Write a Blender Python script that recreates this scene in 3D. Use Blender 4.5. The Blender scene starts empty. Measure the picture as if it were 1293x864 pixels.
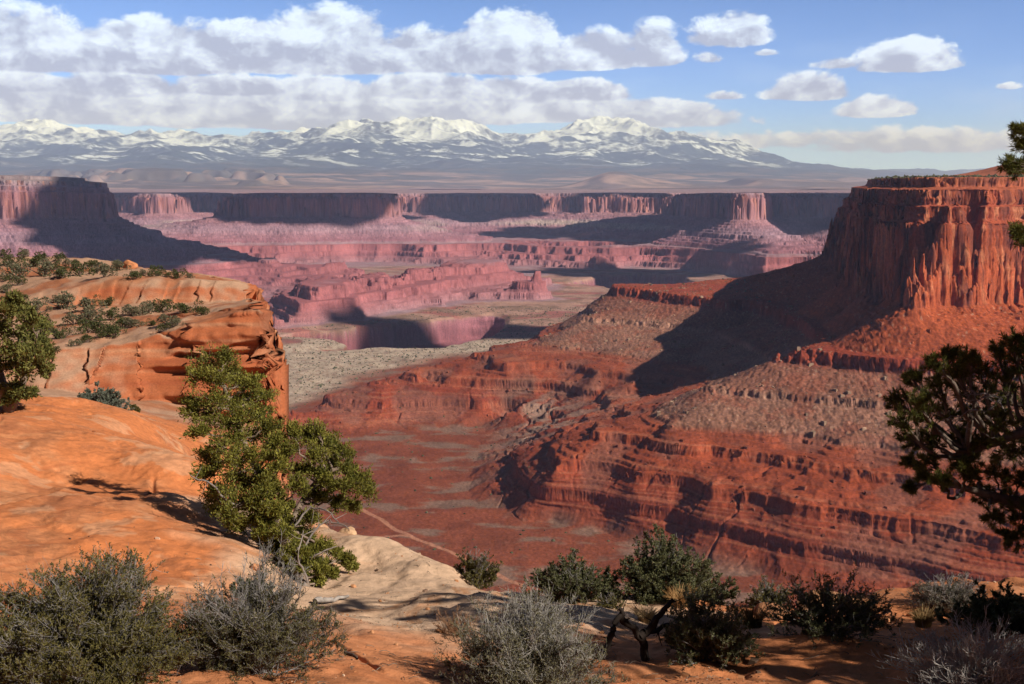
import bpy, math, random
import numpy as np
R = math.radians
scene = bpy.context.scene
COL = scene.collection
F32 = np.float32

# ------------------------------------------------------------------ camera
F_PX, W_PX, H_PX, Y_HOR = 1400.0, 1293.0, 864.0, 232.0
PITCH = math.atan((H_PX / 2 - Y_HOR) / F_PX)
cam_d = bpy.data.cameras.new("camera")
cam_d.sensor_width = 36.0
cam_d.lens = 36.0 * F_PX / W_PX
cam_d.clip_start = 0.1
cam_d.clip_end = 200000.0
cam = bpy.data.objects.new("camera", cam_d)
COL.objects.link(cam)
cam.location = (0, 0, 0)
cam.rotation_euler = (R(90) - PITCH, 0, 0)
scene.camera = cam

# ------------------------------------------------------------------ light
SUN_EL, SUN_AZ = 36.5, 122.0            # azimuth clockwise from +Y (the view direction)
S_DIR = np.array([math.sin(R(SUN_AZ)) * math.cos(R(SUN_EL)),
                  math.cos(R(SUN_AZ)) * math.cos(R(SUN_EL)), math.sin(R(SUN_EL))])
sun_d = bpy.data.lights.new("sun", 'SUN')
sun_d.energy = 5.0
sun_d.angle = R(0.5)
sun_d.color = (1.0, 0.94, 0.86)
sun = bpy.data.objects.new("sun", sun_d)
COL.objects.link(sun)
sun.rotation_euler = (R(90 - SUN_EL), 0, R(180 - SUN_AZ))

scene.view_settings.view_transform = 'Standard'
scene.view_settings.look = 'None'
scene.view_settings.exposure = 0.22
scene.view_settings.gamma = 1.0
scene.cycles.use_denoising = True
scene.cycles.max_bounces = 4
scene.cycles.diffuse_bounces = 1
scene.cycles.volume_bounces = 2
scene.cycles.transparent_max_bounces = 4

# ------------------------------------------------------------------ node helper
class NT:
    def __init__(self, tree):
        self.t = tree
    def n(self, typ, **kw):
        x = self.t.nodes.new(typ)
        for k, v in kw.items():
            setattr(x, k, v)
        return x
    def put(self, sock, v):
        if isinstance(v, bpy.types.NodeSocket):
            self.t.links.new(v, sock)
        elif v is not None:
            sock.default_value = v
    def m(self, op, a, b=None, c=None, clamp=False):
        x = self.n('ShaderNodeMath', operation=op, use_clamp=clamp)
        self.put(x.inputs[0], a)
        if b is not None: self.put(x.inputs[1], b)
        if c is not None: self.put(x.inputs[2], c)
        return x.outputs[0]
    def mr(self, v, a, b, c=0.0, d=1.0, smooth=True):
        x = self.n('ShaderNodeMapRange', interpolation_type='SMOOTHSTEP' if smooth else 'LINEAR')
        self.put(x.inputs[0], v)
        for i, q in enumerate((a, b, c, d)):
            self.put(x.inputs[1 + i], q)
        return x.outputs[0]
    def mix(self, f, a, b, blend='MIX'):
        x = self.n('ShaderNodeMix', data_type='RGBA', blend_type=blend)
        self.put(x.inputs[0], f)
        self.put(x.inputs[6], a if isinstance(a, bpy.types.NodeSocket) else (*a, 1.0))
        self.put(x.inputs[7], b if isinstance(b, bpy.types.NodeSocket) else (*b, 1.0))
        return x.outputs[2]
    def noise(self, vec, scale, detail=4.0, rough=0.55, dist=0.0, dim='3D'):
        x = self.n('ShaderNodeTexNoise', noise_dimensions=dim)
        if vec is not None: self.put(x.inputs['Vector'], vec)
        x.inputs['Scale'].default_value = scale
        x.inputs['Detail'].default_value = detail
        x.inputs['Roughness'].default_value = rough
        x.inputs['Distortion'].default_value = dist
        return x.outputs[0]
    def xyz(self, x, y, z):
        c = self.n('ShaderNodeCombineXYZ')
        self.put(c.inputs[0], x); self.put(c.inputs[1], y); self.put(c.inputs[2], z)
        return c.outputs[0]

# ------------------------------------------------------------------ sky with clouds
world = bpy.data.worlds.new("World")
scene.world = world
world.use_nodes = True
wt = world.node_tree
for nd in list(wt.nodes): wt.nodes.remove(nd)
N = NT(wt)
SKY_STR = 0.05
sky = N.n('ShaderNodeTexSky', sky_type='NISHITA')
sky.sun_disc = False
sky.sun_elevation = R(SUN_EL)
sky.sun_rotation = R(SUN_AZ)
sky.altitude = 1800.0
sky.air_density = 0.6
sky.dust_density = 0.25
sky.ozone_density = 3.0
tc = N.n('ShaderNodeTexCoord')
sep = N.n('ShaderNodeSeparateXYZ')
wt.links.new(tc.outputs['Generated'], sep.inputs[0])
dx, dy, dz = sep.outputs
az = N.m('ARCTAN2', dx, dy)
el = N.m('ARCSINE', dz)
cu = N.m('MULTIPLY', az, 14.0)          # hundredths of a radian-ish sky units: about 100 photo pixels each
cv = N.m('MULTIPLY', el, 14.0)
uv = N.xyz(cu, N.m('MULTIPLY', cv, 1.45), 3.7)
uv_l = N.xyz(N.m('ADD', cu, 0.16), N.m('ADD', N.m('MULTIPLY', cv, 1.45), 0.20), 3.7)
n_big = N.noise(uv, 1.5, 9.0, 0.62, 0.2)
n_lit = N.noise(uv_l, 1.5, 9.0, 0.62, 0.2)
n_soft = N.noise(N.xyz(cu, N.m('MULTIPLY', cv, 3.0), 9.1), 0.55, 4.0, 0.55)
# each cumulus: centre u, base v, half width, height above the base, depth below it, weight
def CL(px, py_base, hw, h, drop=9, wt_=1.0):
    big = wt_ >= 1.0 and px < 880
    return ((px - 646.5) / 100.0, (Y_HOR - py_base) / 100.0, hw / 100.0, h * (.86 if big else 1) / 100.0, drop / 100.0, 1.25 if big else wt_)
CLOUDS = [CL(60, 96, 150, 74, 12), CL(215, 94, 130, 62, 12), CL(330, 88, 110, 52, 12), CL(430, 90, 95, 76, 12),
          CL(545, 88, 100, 52, 10), CL(645, 88, 78, 76, 12), CL(745, 86, 70, 46, 9), CL(815, 84, 50, 52, 9, .8), CL(740,82,40,44,8),
          CL(-40, 122, 60, 24, 7), CL(70, 124, 62, 22, 7), CL(180, 127, 80, 30, 7), CL(300, 122, 70, 22, 7), CL(420, 128, 66, 30, 7), CL(540, 124, 80, 32, 7), CL(650, 128, 72, 30, 7), CL(735, 126, 60, 26, 7),
          CL(20, 150, 120, 36, 10), CL(130, 154, 110, 50, 10), CL(250, 156, 110, 46, 10), CL(370, 158, 110, 50, 10),
          CL(480, 154, 110, 44, 10), CL(590, 150, 110, 44, 10), CL(700, 150, 100, 42, 8), CL(800, 152, 110, 28, 8),
          CL(60, 10, 100, 30, 9, .8), CL(908, 60, 62, 42, 12, .75), CL(885, 84, 26, 16, 6, .5), CL(1118, 98, 66, 38, 7), CL(1035, 94, 48, 14, 6, .5),
          CL(1002, 129, 56, 34, 6), CL(1090, 150, 62, 26, 6, .85), CL(955, 78, 22, 8, 4, .4), CL(1225, 124, 22, 8, 4, .4),
          CL(905, 128, 36, 12, 5, .5), CL(1290, 70, 24, 10, 4, .5), CL(950, 184, 180, 26, 10, .62), CL(1120, 190, 200, 30, 10, .72),
          CL(1260, 188, 120, 26, 10, .62), CL(860, 158, 150, 24, 9, .6)]
# further clouds round the rest of the sky, out of this view
random.seed(5)
for k in range(3):
    a = random.uniform(1200, 7000)
    CLOUDS.append(CL(646.5 + a, random.uniform(-60, 120), random.uniform(80, 160), random.uniform(35, 80), 12, 1.0))
D = None
Hn = None
for (u0, v0, hw, h, dr, w_) in CLOUDS:
    du = N.m('MULTIPLY', N.m('SUBTRACT', cu, u0), 1.0 / hw)
    dv = N.m('SUBTRACT', cv, v0)
    sc_ = N.m('ADD', N.m('MULTIPLY', N.m('GREATER_THAN', dv, 0.0), 1.0 / h - 1.0 / dr), 1.0 / dr)
    hv = N.m('MULTIPLY', dv, sc_)
    d = N.m('SUBTRACT', w_, N.m('ADD', N.m('MULTIPLY', du, du), N.m('MULTIPLY', hv, hv)))
    hh = N.m('MULTIPLY', dv, 1.0 / h)
    if D is None:
        D, Hn = d, hh
    else:
        g = N.mr(N.m('SUBTRACT', d, D), -0.45, 0.45)
        Hn = N.m('ADD', Hn, N.m('MULTIPLY', g, N.m('SUBTRACT', hh, Hn)))
        D = N.m('SMOOTH_MAX', D, d, 0.25)
Dc = N.m('MAXIMUM', D, -1.4)
dens = N.m('ADD', Dc, N.m('MULTIPLY', N.m('SUBTRACT', n_big, 0.5), 2.7))
alpha = N.mr(dens, 0.03, 0.42)
relief = N.m('MULTIPLY', N.m('SUBTRACT', n_big, n_lit), 4.6)
lit = N.m('ADD', N.m('ADD', 0.46, relief), N.m('MULTIPLY', N.m('SUBTRACT', Hn, 0.42), 0.55))
lit = N.m('ADD', lit, N.m('MULTIPLY', N.m('SUBTRACT', n_soft, 0.5), 0.7))
lit = N.m('ADD', lit, N.mr(dens, 0.9, 0.1, 0.0, 0.16), clamp=True)
k_ = 1.0 / SKY_STR
ccol = N.mix(lit, (0.50 * k_, 0.455 * k_, 0.48 * k_), (1.02 * k_, 0.96 * k_, 0.90 * k_))
# thin high veil towards the horizon
veil = N.m('MULTIPLY', N.m('MULTIPLY', N.mr(n_soft, 0.42, 0.75), N.mr(N.m('ABSOLUTE', az), 0.6, 1.2, 1.0, 0.1)), N.mr(cv, 2.3, 0.4, 0.0, 0.42))
low = N.m('MULTIPLY', N.mr(cv, 0.0, 2.6, 2.7, 2.1, smooth=False), N.m('MULTIPLY', N.mr(cv, 2.6, 6.0, 1.0, 0.10), N.mr(N.m('ABSOLUTE', az), 0.62, 1.3, 1.0, 0.2)))  # sky level, dimmed overhead and beside the view to lower shadow fill
lsk = N.n('ShaderNodeVectorMath', operation='SCALE')
wt.links.new(sky.outputs[0], lsk.inputs[0]); wt.links.new(low, lsk.inputs['Scale'])
base = N.mix(veil, lsk.outputs[0], (0.62 * k_, 0.68 * k_, 0.78 * k_))
col = N.mix(N.m('MULTIPLY', alpha, 0.97), base, ccol)
tint = N.mix(N.mr(cv, 0.3, 6.0, smooth=False), (0.86, 1.04, 1.62), (0.68, 1.06, 1.12))
col = N.mix(1.0, col, tint, 'MULTIPLY')
bg = N.n('ShaderNodeBackground')
bg.inputs[1].default_value = SKY_STR
wt.links.new(col, bg.inputs[0])
wo = N.n('ShaderNodeOutputWorld')
wt.links.new(bg.outputs[0], wo.inputs[0])
world.cycles.sampling_method = 'MANUAL'
world.cycles.sample_map_resolution = 512

# ------------------------------------------------------------------ noise
_rs = np.random.RandomState(11)
_P = np.concatenate([_rs.permutation(256)] * 3).astype(np.int32)
_ang = _rs.uniform(0, 2 * np.pi, 256)
_GX, _GY = np.cos(_ang).astype(F32), np.sin(_ang).astype(F32)
def pn(x, y, seed=0):
    x = np.asarray(x, dtype=np.float64) + seed * 17.37
    y = np.asarray(y, dtype=np.float64) - seed * 9.71
    fx, fy = np.floor(x), np.floor(y)
    xi = fx.astype(np.int64) & 255
    yi = fy.astype(np.int64) & 255
    x = (x - fx).astype(F32); y = (y - fy).astype(F32)
    u = x * x * x * (x * (x * 6 - 15) + 10)
    v = y * y * y * (y * (y * 6 - 15) + 10)
    a = _P[xi]; b = _P[xi + 1]
    h00 = _P[a + yi]; h10 = _P[b + yi]; h01 = _P[a + yi + 1]; h11 = _P[b + yi + 1]
    g00 = _GX[h00] * x + _GY[h00] * y
    g10 = _GX[h10] * (x - 1) + _GY[h10] * y
    g01 = _GX[h01] * x + _GY[h01] * (y - 1)
    g11 = _GX[h11] * (x - 1) + _GY[h11] * (y - 1)
    a0 = g00 + u * (g10 - g00)
    a1 = g01 + u * (g11 - g01)
    return (a0 + v * (a1 - a0)) * F32(1.45)
def fbm(x, y, octv=4, gain=0.5, lac=2.03, seed=0):
    s = 0.0; a = 1.0
    for i in range(octv):
        s = s + a * pn(x, y, seed + i)
        x = x * lac; y = y * lac; a *= gain
    return s
def ridged(x, y, octv=4, gain=0.5, lac=2.1, seed=0):
    s = 0.0; a = 1.0; w = 1.0
    for i in range(octv):
        r = 1.0 - np.abs(pn(x, y, seed + i))
        r = r * r * w
        s = s + a * r
        w = np.clip(r * 1.4, 0, 1)
        x = x * lac; y = y * lac; a *= gain
    return s
def hsh(i, j, seed=0):
    h = (np.asarray(i, dtype=np.int64) * 374761393 + np.asarray(j, dtype=np.int64) * 668265263 + seed * 974634777) & 0xffffffff
    h = ((h ^ (h >> 13)) * 1274126177) & 0xffffffff
    return ((h ^ (h >> 16)) & 0xffff).astype(F32) / F32(65535.0)
def sst(a, b, x):
    t = np.clip((x - a) / (b - a), 0, 1)
    return t * t * (3 - 2 * t)

# ------------------------------------------------------------------ rays of the photograph
def ray(px, py):
    u = (px - W_PX / 2) / F_PX; v = (H_PX / 2 - py) / F_PX
    return np.array([u, math.cos(PITCH) + v * math.sin(PITCH), -math.sin(PITCH) + v * math.cos(PITCH)])
def at_z(px, py, z):
    d = ray(px, py); return d * (z / d[2])
def at_y(px, py, Y):
    d = ray(px, py); return d * (Y / d[1])

# ------------------------------------------------------------------ smooth interpolation in (azimuth, ln r)
class RBF:
    def __init__(self, xy, val, origin=(0, 0), p=1.0, lam=1e-4, grid=(520, 420), az_lim=(-0.66, 0.66), r_lim=(300, 16000)):
        self.o = origin
        P = self.pol(np.asarray(xy, dtype=float))
        n = len(P)
        r = np.sqrt(((P[:, None] - P[None]) ** 2).sum(-1))
        A = np.zeros((n + 1, n + 1)); A[:n, :n] = -(r ** p) - lam * np.eye(n); A[:n, n] = 1; A[n, :n] = 1
        b = np.zeros(n + 1); b[:n] = val
        w = np.linalg.solve(A, b)
        self.na, self.nr = grid
        self.a0, self.a1 = az_lim
        self.l0, self.l1 = math.log(r_lim[0]), math.log(r_lim[1])
        ga = np.linspace(self.a0, self.a1, self.na); gl = np.linspace(self.l0, self.l1, self.nr)
        Q = np.stack(np.meshgrid(ga, gl, indexing='ij'), -1).reshape(-1, 2)
        out = np.empty(len(Q))
        for s in range(0, len(Q), 20000):
            q = Q[s:s + 20000]
            d = np.sqrt(((q[:, None] - P[None]) ** 2).sum(-1))
            out[s:s + 20000] = -(d ** p) @ w[:n] + w[n]
        G = out.reshape(self.na, self.nr)
        self.G = G
    def pol(self, xy):
        x = xy[..., 0] - self.o[0]; y = xy[..., 1] - self.o[1]
        return np.stack([np.arctan2(x, y), np.log(np.maximum(np.hypot(x, y), 1e-3))], -1)
    def __call__(self, X, Y):
        x = X - self.o[0]; y = Y - self.o[1]
        a = (np.arctan2(x, y) - self.a0) / (self.a1 - self.a0) * (self.na - 1)
        l = (np.log(np.maximum(np.hypot(x, y), 1e-3)) - self.l0) / (self.l1 - self.l0) * (self.nr - 1)
        a = np.clip(a, 0, self.na - 1.001); l = np.clip(l, 0, self.nr - 1.001)
        i = a.astype(int); j = l.astype(int); fa = a - i; fl = l - j
        G = self.G
        return (G[i, j] * (1 - fa) + G[i + 1, j] * fa) * (1 - fl) + (G[i, j + 1] * (1 - fa) + G[i + 1, j + 1] * fa) * fl

# ------------------------------------------------------------------ ground sheets: rows follow the relief so cliffs get enough of them
def sheet_points(zf, origin, az_lim, r_lim, ncol, nrow, eye_h=0.0, base_w=0.35, blur=5):
    cz = np.linspace(az_lim[0], az_lim[1], max(60, ncol // 7))
    lr = np.linspace(math.log(r_lim[0]), math.log(r_lim[1]), 2600)
    A, L = np.meshgrid(cz, lr, indexing='ij')
    X = origin[0] + np.exp(L) * np.sin(A); Y = origin[1] + np.exp(L) * np.cos(A)
    Z = zf(X, Y)
    e = np.arctan2(Z, np.maximum(np.hypot(X, Y), 0.5))
    cm = np.maximum.accumulate(e, axis=1)
    vis = (e >= cm - 0.012).astype(float)
    de = np.abs(np.diff(e, axis=1)) * np.maximum(vis[:, 1:], 0.08)
    de = np.concatenate([de[:, :1], de], axis=1)
    k = np.exp(-0.5 * (np.arange(-3 * blur, 3 * blur + 1) / blur) ** 2); k /= k.sum()
    pad = np.pad(de, ((3 * blur, 3 * blur), (0, 0)), mode='edge')
    sm = sum(k[i] * pad[i:i + de.shape[0]] for i in range(len(k)))
    k2 = np.ones(9) / 9
    sm = np.apply_along_axis(lambda q: np.convolve(q, k2, mode='same'), 1, sm)
    sm = sm / sm.sum(1, keepdims=True) + base_w / sm.shape[1]
    c = np.cumsum(sm, axis=1); c = (c - c[:, :1]) / (c[:, -1:] - c[:, :1])
    t = np.linspace(0, 1, nrow)
    Lr = np.stack([np.interp(t, c[i], lr) for i in range(len(cz))])
    faz = np.linspace(az_lim[0], az_lim[1], ncol)
    pos = (faz - az_lim[0]) / (az_lim[1] - az_lim[0]) * (len(cz) - 1)
    i = np.clip(pos.astype(int), 0, len(cz) - 2); f = (pos - i)[:, None]
    Lf = Lr[i] * (1 - f) + Lr[i + 1] * f
    Rr = np.exp(Lf)
    return origin[0] + Rr * np.sin(faz)[:, None], origin[1] + Rr * np.cos(faz)[:, None]

def grid_normals(X, Y, Z):
    Pu = np.stack([np.gradient(q, axis=0) for q in (X, Y, Z)], -1)
    Pv = np.stack([np.gradient(q, axis=1) for q in (X, Y, Z)], -1)
    n = np.cross(Pu, Pv)
    n /= np.maximum(np.linalg.norm(n, axis=-1, keepdims=True), 1e-9)
    n[n[..., 2] < 0] *= -1
    return n

def mesh_raw(name, co, quads=None, tris=None, cols=None, smooth=True, mats=(), midx=None):
    me = bpy.data.meshes.new(name)
    nq = 0 if quads is None else len(quads); nt = 0 if tris is None else len(tris)
    me.vertices.add(len(co))
    me.vertices.foreach_set('co', np.ascontiguousarray(co, dtype=F32).ravel())
    loops = []
    if nq: loops.append(np.asarray(quads, dtype=np.int32).ravel())
    if nt: loops.append(np.asarray(tris, dtype=np.int32).ravel())
    loops = np.concatenate(loops)
    me.loops.add(len(loops)); me.loops.foreach_set('vertex_index', loops)
    starts = np.concatenate([np.arange(nq, dtype=np.int32) * 4, nq * 4 + np.arange(nt, dtype=np.int32) * 3]).astype(np.int32)
    me.polygons.add(nq + nt)
    me.polygons.foreach_set('loop_start', starts)
    me.polygons.foreach_set('use_smooth', np.full(nq + nt, bool(smooth)))
    for m_ in mats: me.materials.append(m_)
    if midx is not None: me.polygons.foreach_set('material_index', np.asarray(midx, dtype=np.int32))
    if cols is not None:
        at = me.attributes.new('col', 'FLOAT_COLOR', 'POINT')
        c4 = np.ones((len(co), 4), dtype=F32); c4[:, :3] = cols
        at.data.foreach_set('color', c4.ravel())
    me.update(calc_edges=True)
    return me

def add(name, me, parent=None, **props):
    o = bpy.data.objects.new(name, me)
    COL.objects.link(o)
    if parent is not None: o.parent = parent
    for k, v in props.items(): o[k] = v
    return o

def grid_to_objects(X, Y, Z, cols, groups, smooth=True):
    """groups: list of (name, face mask function result, material, props); the first mask that is true takes the face"""
    nc, nr = X.shape
    idx = np.arange(nc * nr, dtype=np.int32).reshape(nc, nr)
    q = np.stack([idx[:-1, :-1], idx[1:, :-1], idx[1:, 1:], idx[:-1, 1:]], -1).reshape(-1, 4)[:, ::-1]
    co = np.stack([X, Y, Z], -1).reshape(-1, 3)
    cf = cols.reshape(-1, 3)
    left = np.ones(len(q), dtype=bool)
    out = []
    for (name, mask, mat, props) in groups:
        sel = left if mask is None else (left & mask[:-1, :-1].reshape(-1))
        left = left & ~sel
        if not sel.any(): continue
        qq = q[sel]
        used = np.zeros(len(co), dtype=bool); used[qq.ravel()] = True
        remap = np.cumsum(used, dtype=np.int32) - 1
        me = mesh_raw(name, co[used], quads=remap[qq], cols=cf[used], smooth=smooth, mats=(mat,))
        out.append(add(name, me, **props))
    return out

def pal(z, table):
    t = np.array([[r[0], *r[1]] for r in table], dtype=float)
    return np.stack([np.interp(z, t[:, 0], t[:, i]) for i in (1, 2, 3)], -1)
def lerp(a, b, t): return a + (b - a) * t
def mixc(c, rgb, t): return c + (np.asarray(rgb) - c) * np.clip(t, 0, 1)[..., None]

# ------------------------------------------------------------------ materials
def rock_mat(name, scale, bump=0.0, bscale=1.0, rough=0.92, amt=0.35, spec=0.15):
    m = bpy.data.materials.new(name); m.use_nodes = True
    t = m.node_tree; n = NT(t)
    b = t.nodes['Principled BSDF']
    at = n.n('ShaderNodeAttribute', attribute_name='col')
    tcn = n.n('ShaderNodeTexCoord')
    nz = n.noise(tcn.outputs['Object'], scale, 6.0, 0.65)
    v = n.mr(nz, 0.25, 0.75, 1.0 - amt, 1.0 + amt, smooth=False)
    vm = n.n('ShaderNodeVectorMath', operation='SCALE')
    t.links.new(at.outputs['Color'], vm.inputs[0]); t.links.new(v, vm.inputs['Scale'])
    t.links.new(vm.outputs[0], b.inputs['Base Color'])
    b.inputs['Roughness'].default_value = rough
    b.inputs['Specular IOR Level'].default_value = spec
    if bump:
        bn = n.m('ADD', n.noise(tcn.outputs['Object'], bscale, 8.0, 0.62), n.m('MULTIPLY', n.noise(tcn.outputs['Object'], bscale * 8, 4.0, 0.7), 0.16))
        bp = n.n('ShaderNodeBump')
        bp.inputs['Strength'].default_value = 1.0
        bp.inputs['Distance'].default_value = bump
        t.links.new(bn, bp.inputs['Height'])
        t.links.new(bp.outputs[0], b.inputs['Normal'])
    return m
MAT_CANYON = rock_mat('canyon_rock', 0.3, 0.0, 1.0, 0.95, 0.42, 0.05)
MAT_SLICK = rock_mat('slickrock', 9.0, 0.03, 6.0, 0.88, 0.24, 0.08)
MAT_MOUNT = rock_mat('mountain_ground', 0.004, 0.0, 1.0, 0.95, 0.10, 0.05)
# ------------------------------------------------------------------ canyon terrain: strata profile over a smooth relief field
TN = np.array([(-520,-560),(-420,-520),(-310,-470),(-300,-404),(-290,-400),(0,-390),(10,-386),(40,-366),(44,-354),(75,-336),(79,-325),
               (108,-308),(112,-298),(150,-285),(152,-282),(203,-255),(206,-248),(250,-222),(254,-206),(270,-204),(358,-153),(366,-110),(376,-52),
               (383,-47),(386,-30),(394,-27),(397,-8),(425,-4),(428,8),(600,12),(1200,20)], dtype=float)
TF = np.array([(-520,-560),(-420,-520),(-310,-470),(-300,-408),(-290,-400),(0,-392),(12,-387),(17,-368),(32,-362),(37,-338),(54,-332),(60,-302),(76,-296),
               (110,-290),(115,-280),(200,-240),(205,-228),(280,-190),(358,-155),(368,-60),(373,-50),(380,-46),(384,-26),(500,-20),(1200,-10)], dtype=float)
def strat(sig, X, Y):
    wf = np.maximum(sst(2600, 3300, Y), 0.0) * (1 - sst(-600, -1000, X) * (1 - sst(5200, 6000, Y)) * sst(3000, 3600, Y) * 0.999)
    zn = np.interp(sig, TN[:, 0], TN[:, 1]); zf = np.interp(sig, TF[:, 0], TF[:, 1])
    zs = zn * (1 - wf) + zf * wf
    return zs
def warp_z(X, Y):
    return -45.0 * sst(3000, 8500, Y) + 34.0 * np.exp(-(((X + 2300) / 1000.0) ** 2 + ((Y - 4600) / 900.0) ** 2)) * sst(-1300, -1800, X)

CT = []     # (X, Y, sigma)
def S(sig, *pts):
    for (px, py) in pts:
        Y = 2000.0
        for it in range(40):
            p = at_y(px, py, Y)
            z = float(strat(sig, p[0], p[1]) + warp_z(p[0], p[1]))
            d = ray(px, py)
            Yn = d[1] * z / d[2]
            Y = 0.5 * Y + 0.5 * min(max(Yn, 300), 20000)
        p = at_y(px, py, Y)
        CT.append((p[0], p[1], sig))
def G(sig, *pts):
    for (x, y) in pts: CT.append((x, y, sig))
def Zc(*pts):
    for (px, py, z) in pts:
        p = at_z(px, py, z)
        ss = np.linspace(-520, 600, 4000)
        zz = strat(ss, np.full(4000, p[0]), np.full(4000, p[1])) + warp_z(p[0], p[1])
        CT.append((p[0], p[1], float(np.interp(z, zz, ss))))
# --- right mesa
S(358, (1142, 388), (1160, 384), (1180, 382), (1200, 384), (1220, 381), (1250, 383), (1293, 380), (1400, 380))
BASE_L = [(486, 1373), (508, 1440), (488, 1535), (512, 1700), (566, 1880), (626, 2060), (690, 2260), (752, 2460)]
G(358, *BASE_L[1:-1], (700, 2440), (655, 2260))
G(397, *[(x + 28, y + 12) for (x, y) in BASE_L[1:]])
G(397, (556, 1420), (566, 1424), (580, 1436), (610, 1440), (650, 1462), (700, 1475), (800, 1470))
G(470, (580, 1540), (610, 1500), (650, 1620), (700, 1520), (800, 1540))
G(600, (720, 1700), (760, 1950), (900, 1650), (860, 2300), (1100, 2000), (1300, 1700), (1600, 2400))
G(397, (850, 2620), (1000, 2720), (1300, 2800))
G(358, (810, 2640), (960, 2770), (1300, 2860))
G(254, (740, 2720), (960, 2900), (1300, 2980))
G(0, (760, 3000), (1000, 3150), (1400, 3200), (500, 2850))
# --- bench lips
S(254, (972, 440), (1010, 442), (1060, 446), (1110, 452), (1180, 456), (1240, 459), (1293, 462), (1400, 470))
G(254, (400, 1440), (432, 1540), (448, 1700), (452, 1800))
S(254, (770, 362), (800, 365), (835, 369), (870, 373), (915, 380), (960, 386))
G(254, (210, 2300), (330, 2350), (480, 2440), (620, 2540))
G(266, (260, 2260), (350, 2220), (430, 2200), (520, 2230), (430, 2330))
G(330, (600, 2330), (560, 2180))
G(300, (470, 1480), (500, 1650), (530, 1850))
# --- second ledge, red top, ledges, foot : left ridge
S(206, (736, 400), (770, 402), (800, 404), (870, 408), (940, 414))
S(152, (722, 440), (760, 445), (800, 449), (850, 453), (885, 456))
S(112, (640, 460), (690, 457), (750, 469), (800, 476))
S(112, (690, 428))
S(100, (668, 436))
G(112, (90, 2330))
G(0, (60, 2600), (300, 2680), (160, 2560))
Zc((640, 531, -388), (700, 514, -358), (760, 505, -340), (820, 498, -322))
G(190, (330, 1560), (350, 1680), (345, 1780))
G(150, (280, 1600), (290, 1720))
# --- second ledge .. foot : right face
S(206, (885, 487), (930, 490), (1000, 497), (1100, 507), (1200, 516), (1293, 524), (1400, 530))
S(152, (840, 537), (900, 541), (1000, 547), (1100, 560), (1200, 576), (1293, 588))
S(110, (760, 552), (830, 558), (900, 567), (1000, 580), (1100, 596), (1200, 612), (1293, 626))
S(77, (700, 590), (800, 604), (900, 622), (1000, 640), (1100, 657), (1200, 675), (1293, 690))
S(42, (660, 610), (750, 630), (850, 648), (950, 672), (1050, 698), (1150, 716), (1293, 738))
S(5, (600, 627), (640, 643), (700, 657), (760, 668), (850, 692), (950, 722), (1050, 748), (1150, 776), (1293, 800))
S(150, (840, 512)); S(112, (790, 525)); S(77, (720, 546)); S(42, (660, 571)); S(8, (600, 598))
# --- Shafer floor and shelf on the left
S(-40, (450, 600), (500, 640), (560, 680), (620, 720), (700, 735), (500, 592), (420, 582), (560, 600), (800, 735))
G(-40, (0, 700), (-300, 700), (300, 650), (0, 420), (-200, 400), (300, 420), (-500, 900), (-700, 1300), (-500, 500), (500, 500))
S(44, (365, 512), (410, 508), (470, 507), (520, 506), (560, 505), (605, 507), (640, 511))
S(3, (380, 546), (450, 546), (510, 543), (560, 540), (610, 536))
S(48, (440, 490), (410, 498), (480, 482)); S(52, (520, 470)); S(60, (600, 453)); S(75, (650, 446))
# --- white rim plateau
S(-150, (430, 470), (380, 490), (348, 520), (500, 452), (560, 446), (360, 470), (470, 458))
S(-296, (345, 447), (400, 441), (480, 440), (560, 440))
G(-430, (-700, 3000), (-560, 2960), (-420, 2980), (-300, 2960), (-850, 2800), (-190, 2930))
S(-200, (640, 430), (700, 405), (600, 437), (720, 399), (670, 420))
S(-296, (452, 414), (500, 409), (550, 404), (590, 400), (622, 398))
S(-250, (650, 394), (700, 390))
S(-150, (510, 402), (560, 390), (620, 384), (700, 372), (750, 366), (760, 375), (650, 388))
# --- red cliffs, band A
S(4, (400, 409), (460, 403), (520, 391), (560, 386), (610, 379), (650, 373), (684, 366), (700, 358))
S(60, (345, 380), (420, 363), (460, 356), (500, 350), (560, 341), (600, 331), (625, 330), (650, 333), (680, 344))
S(4, (340, 432), (365, 428))
G(0, (-160, 4850), (-440, 4250), (-700, 3800), (150, 5000), (-1000, 3500))
S(-100, (460, 343), (520, 338), (420, 345), (330, 352))
# --- wall B, wall C
S(4, (300, 342), (390, 334), (450, 334), (500, 333), (560, 334), (620, 333), (680, 334), (720, 331))
S(60, (300, 313), (390, 310), (450, 309), (500, 309), (560, 309), (620, 309), (680, 310), (720, 311))
S(4, (745, 339), (800, 337), (830, 336), (880, 340), (920, 346), (960, 352), (1000, 352), (1040, 353), (1150, 353))
S(60, (760, 316), (800, 314), (830, 314), (880, 319), (920, 321), (960, 324), (1040, 330), (1150, 330))
S(-150, (900, 354), (1000, 358), (800, 342), (740, 343))
S(-296, (735, 347), (800, 346), (870, 348), (700, 360), (770, 366))
G(-420, (430, 4650), (700, 4650), (950, 4700), (1300, 4600))
G(-100, (600, 3600), (1000, 3600), (1500, 3700), (500, 4100), (1100, 4200))
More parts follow.
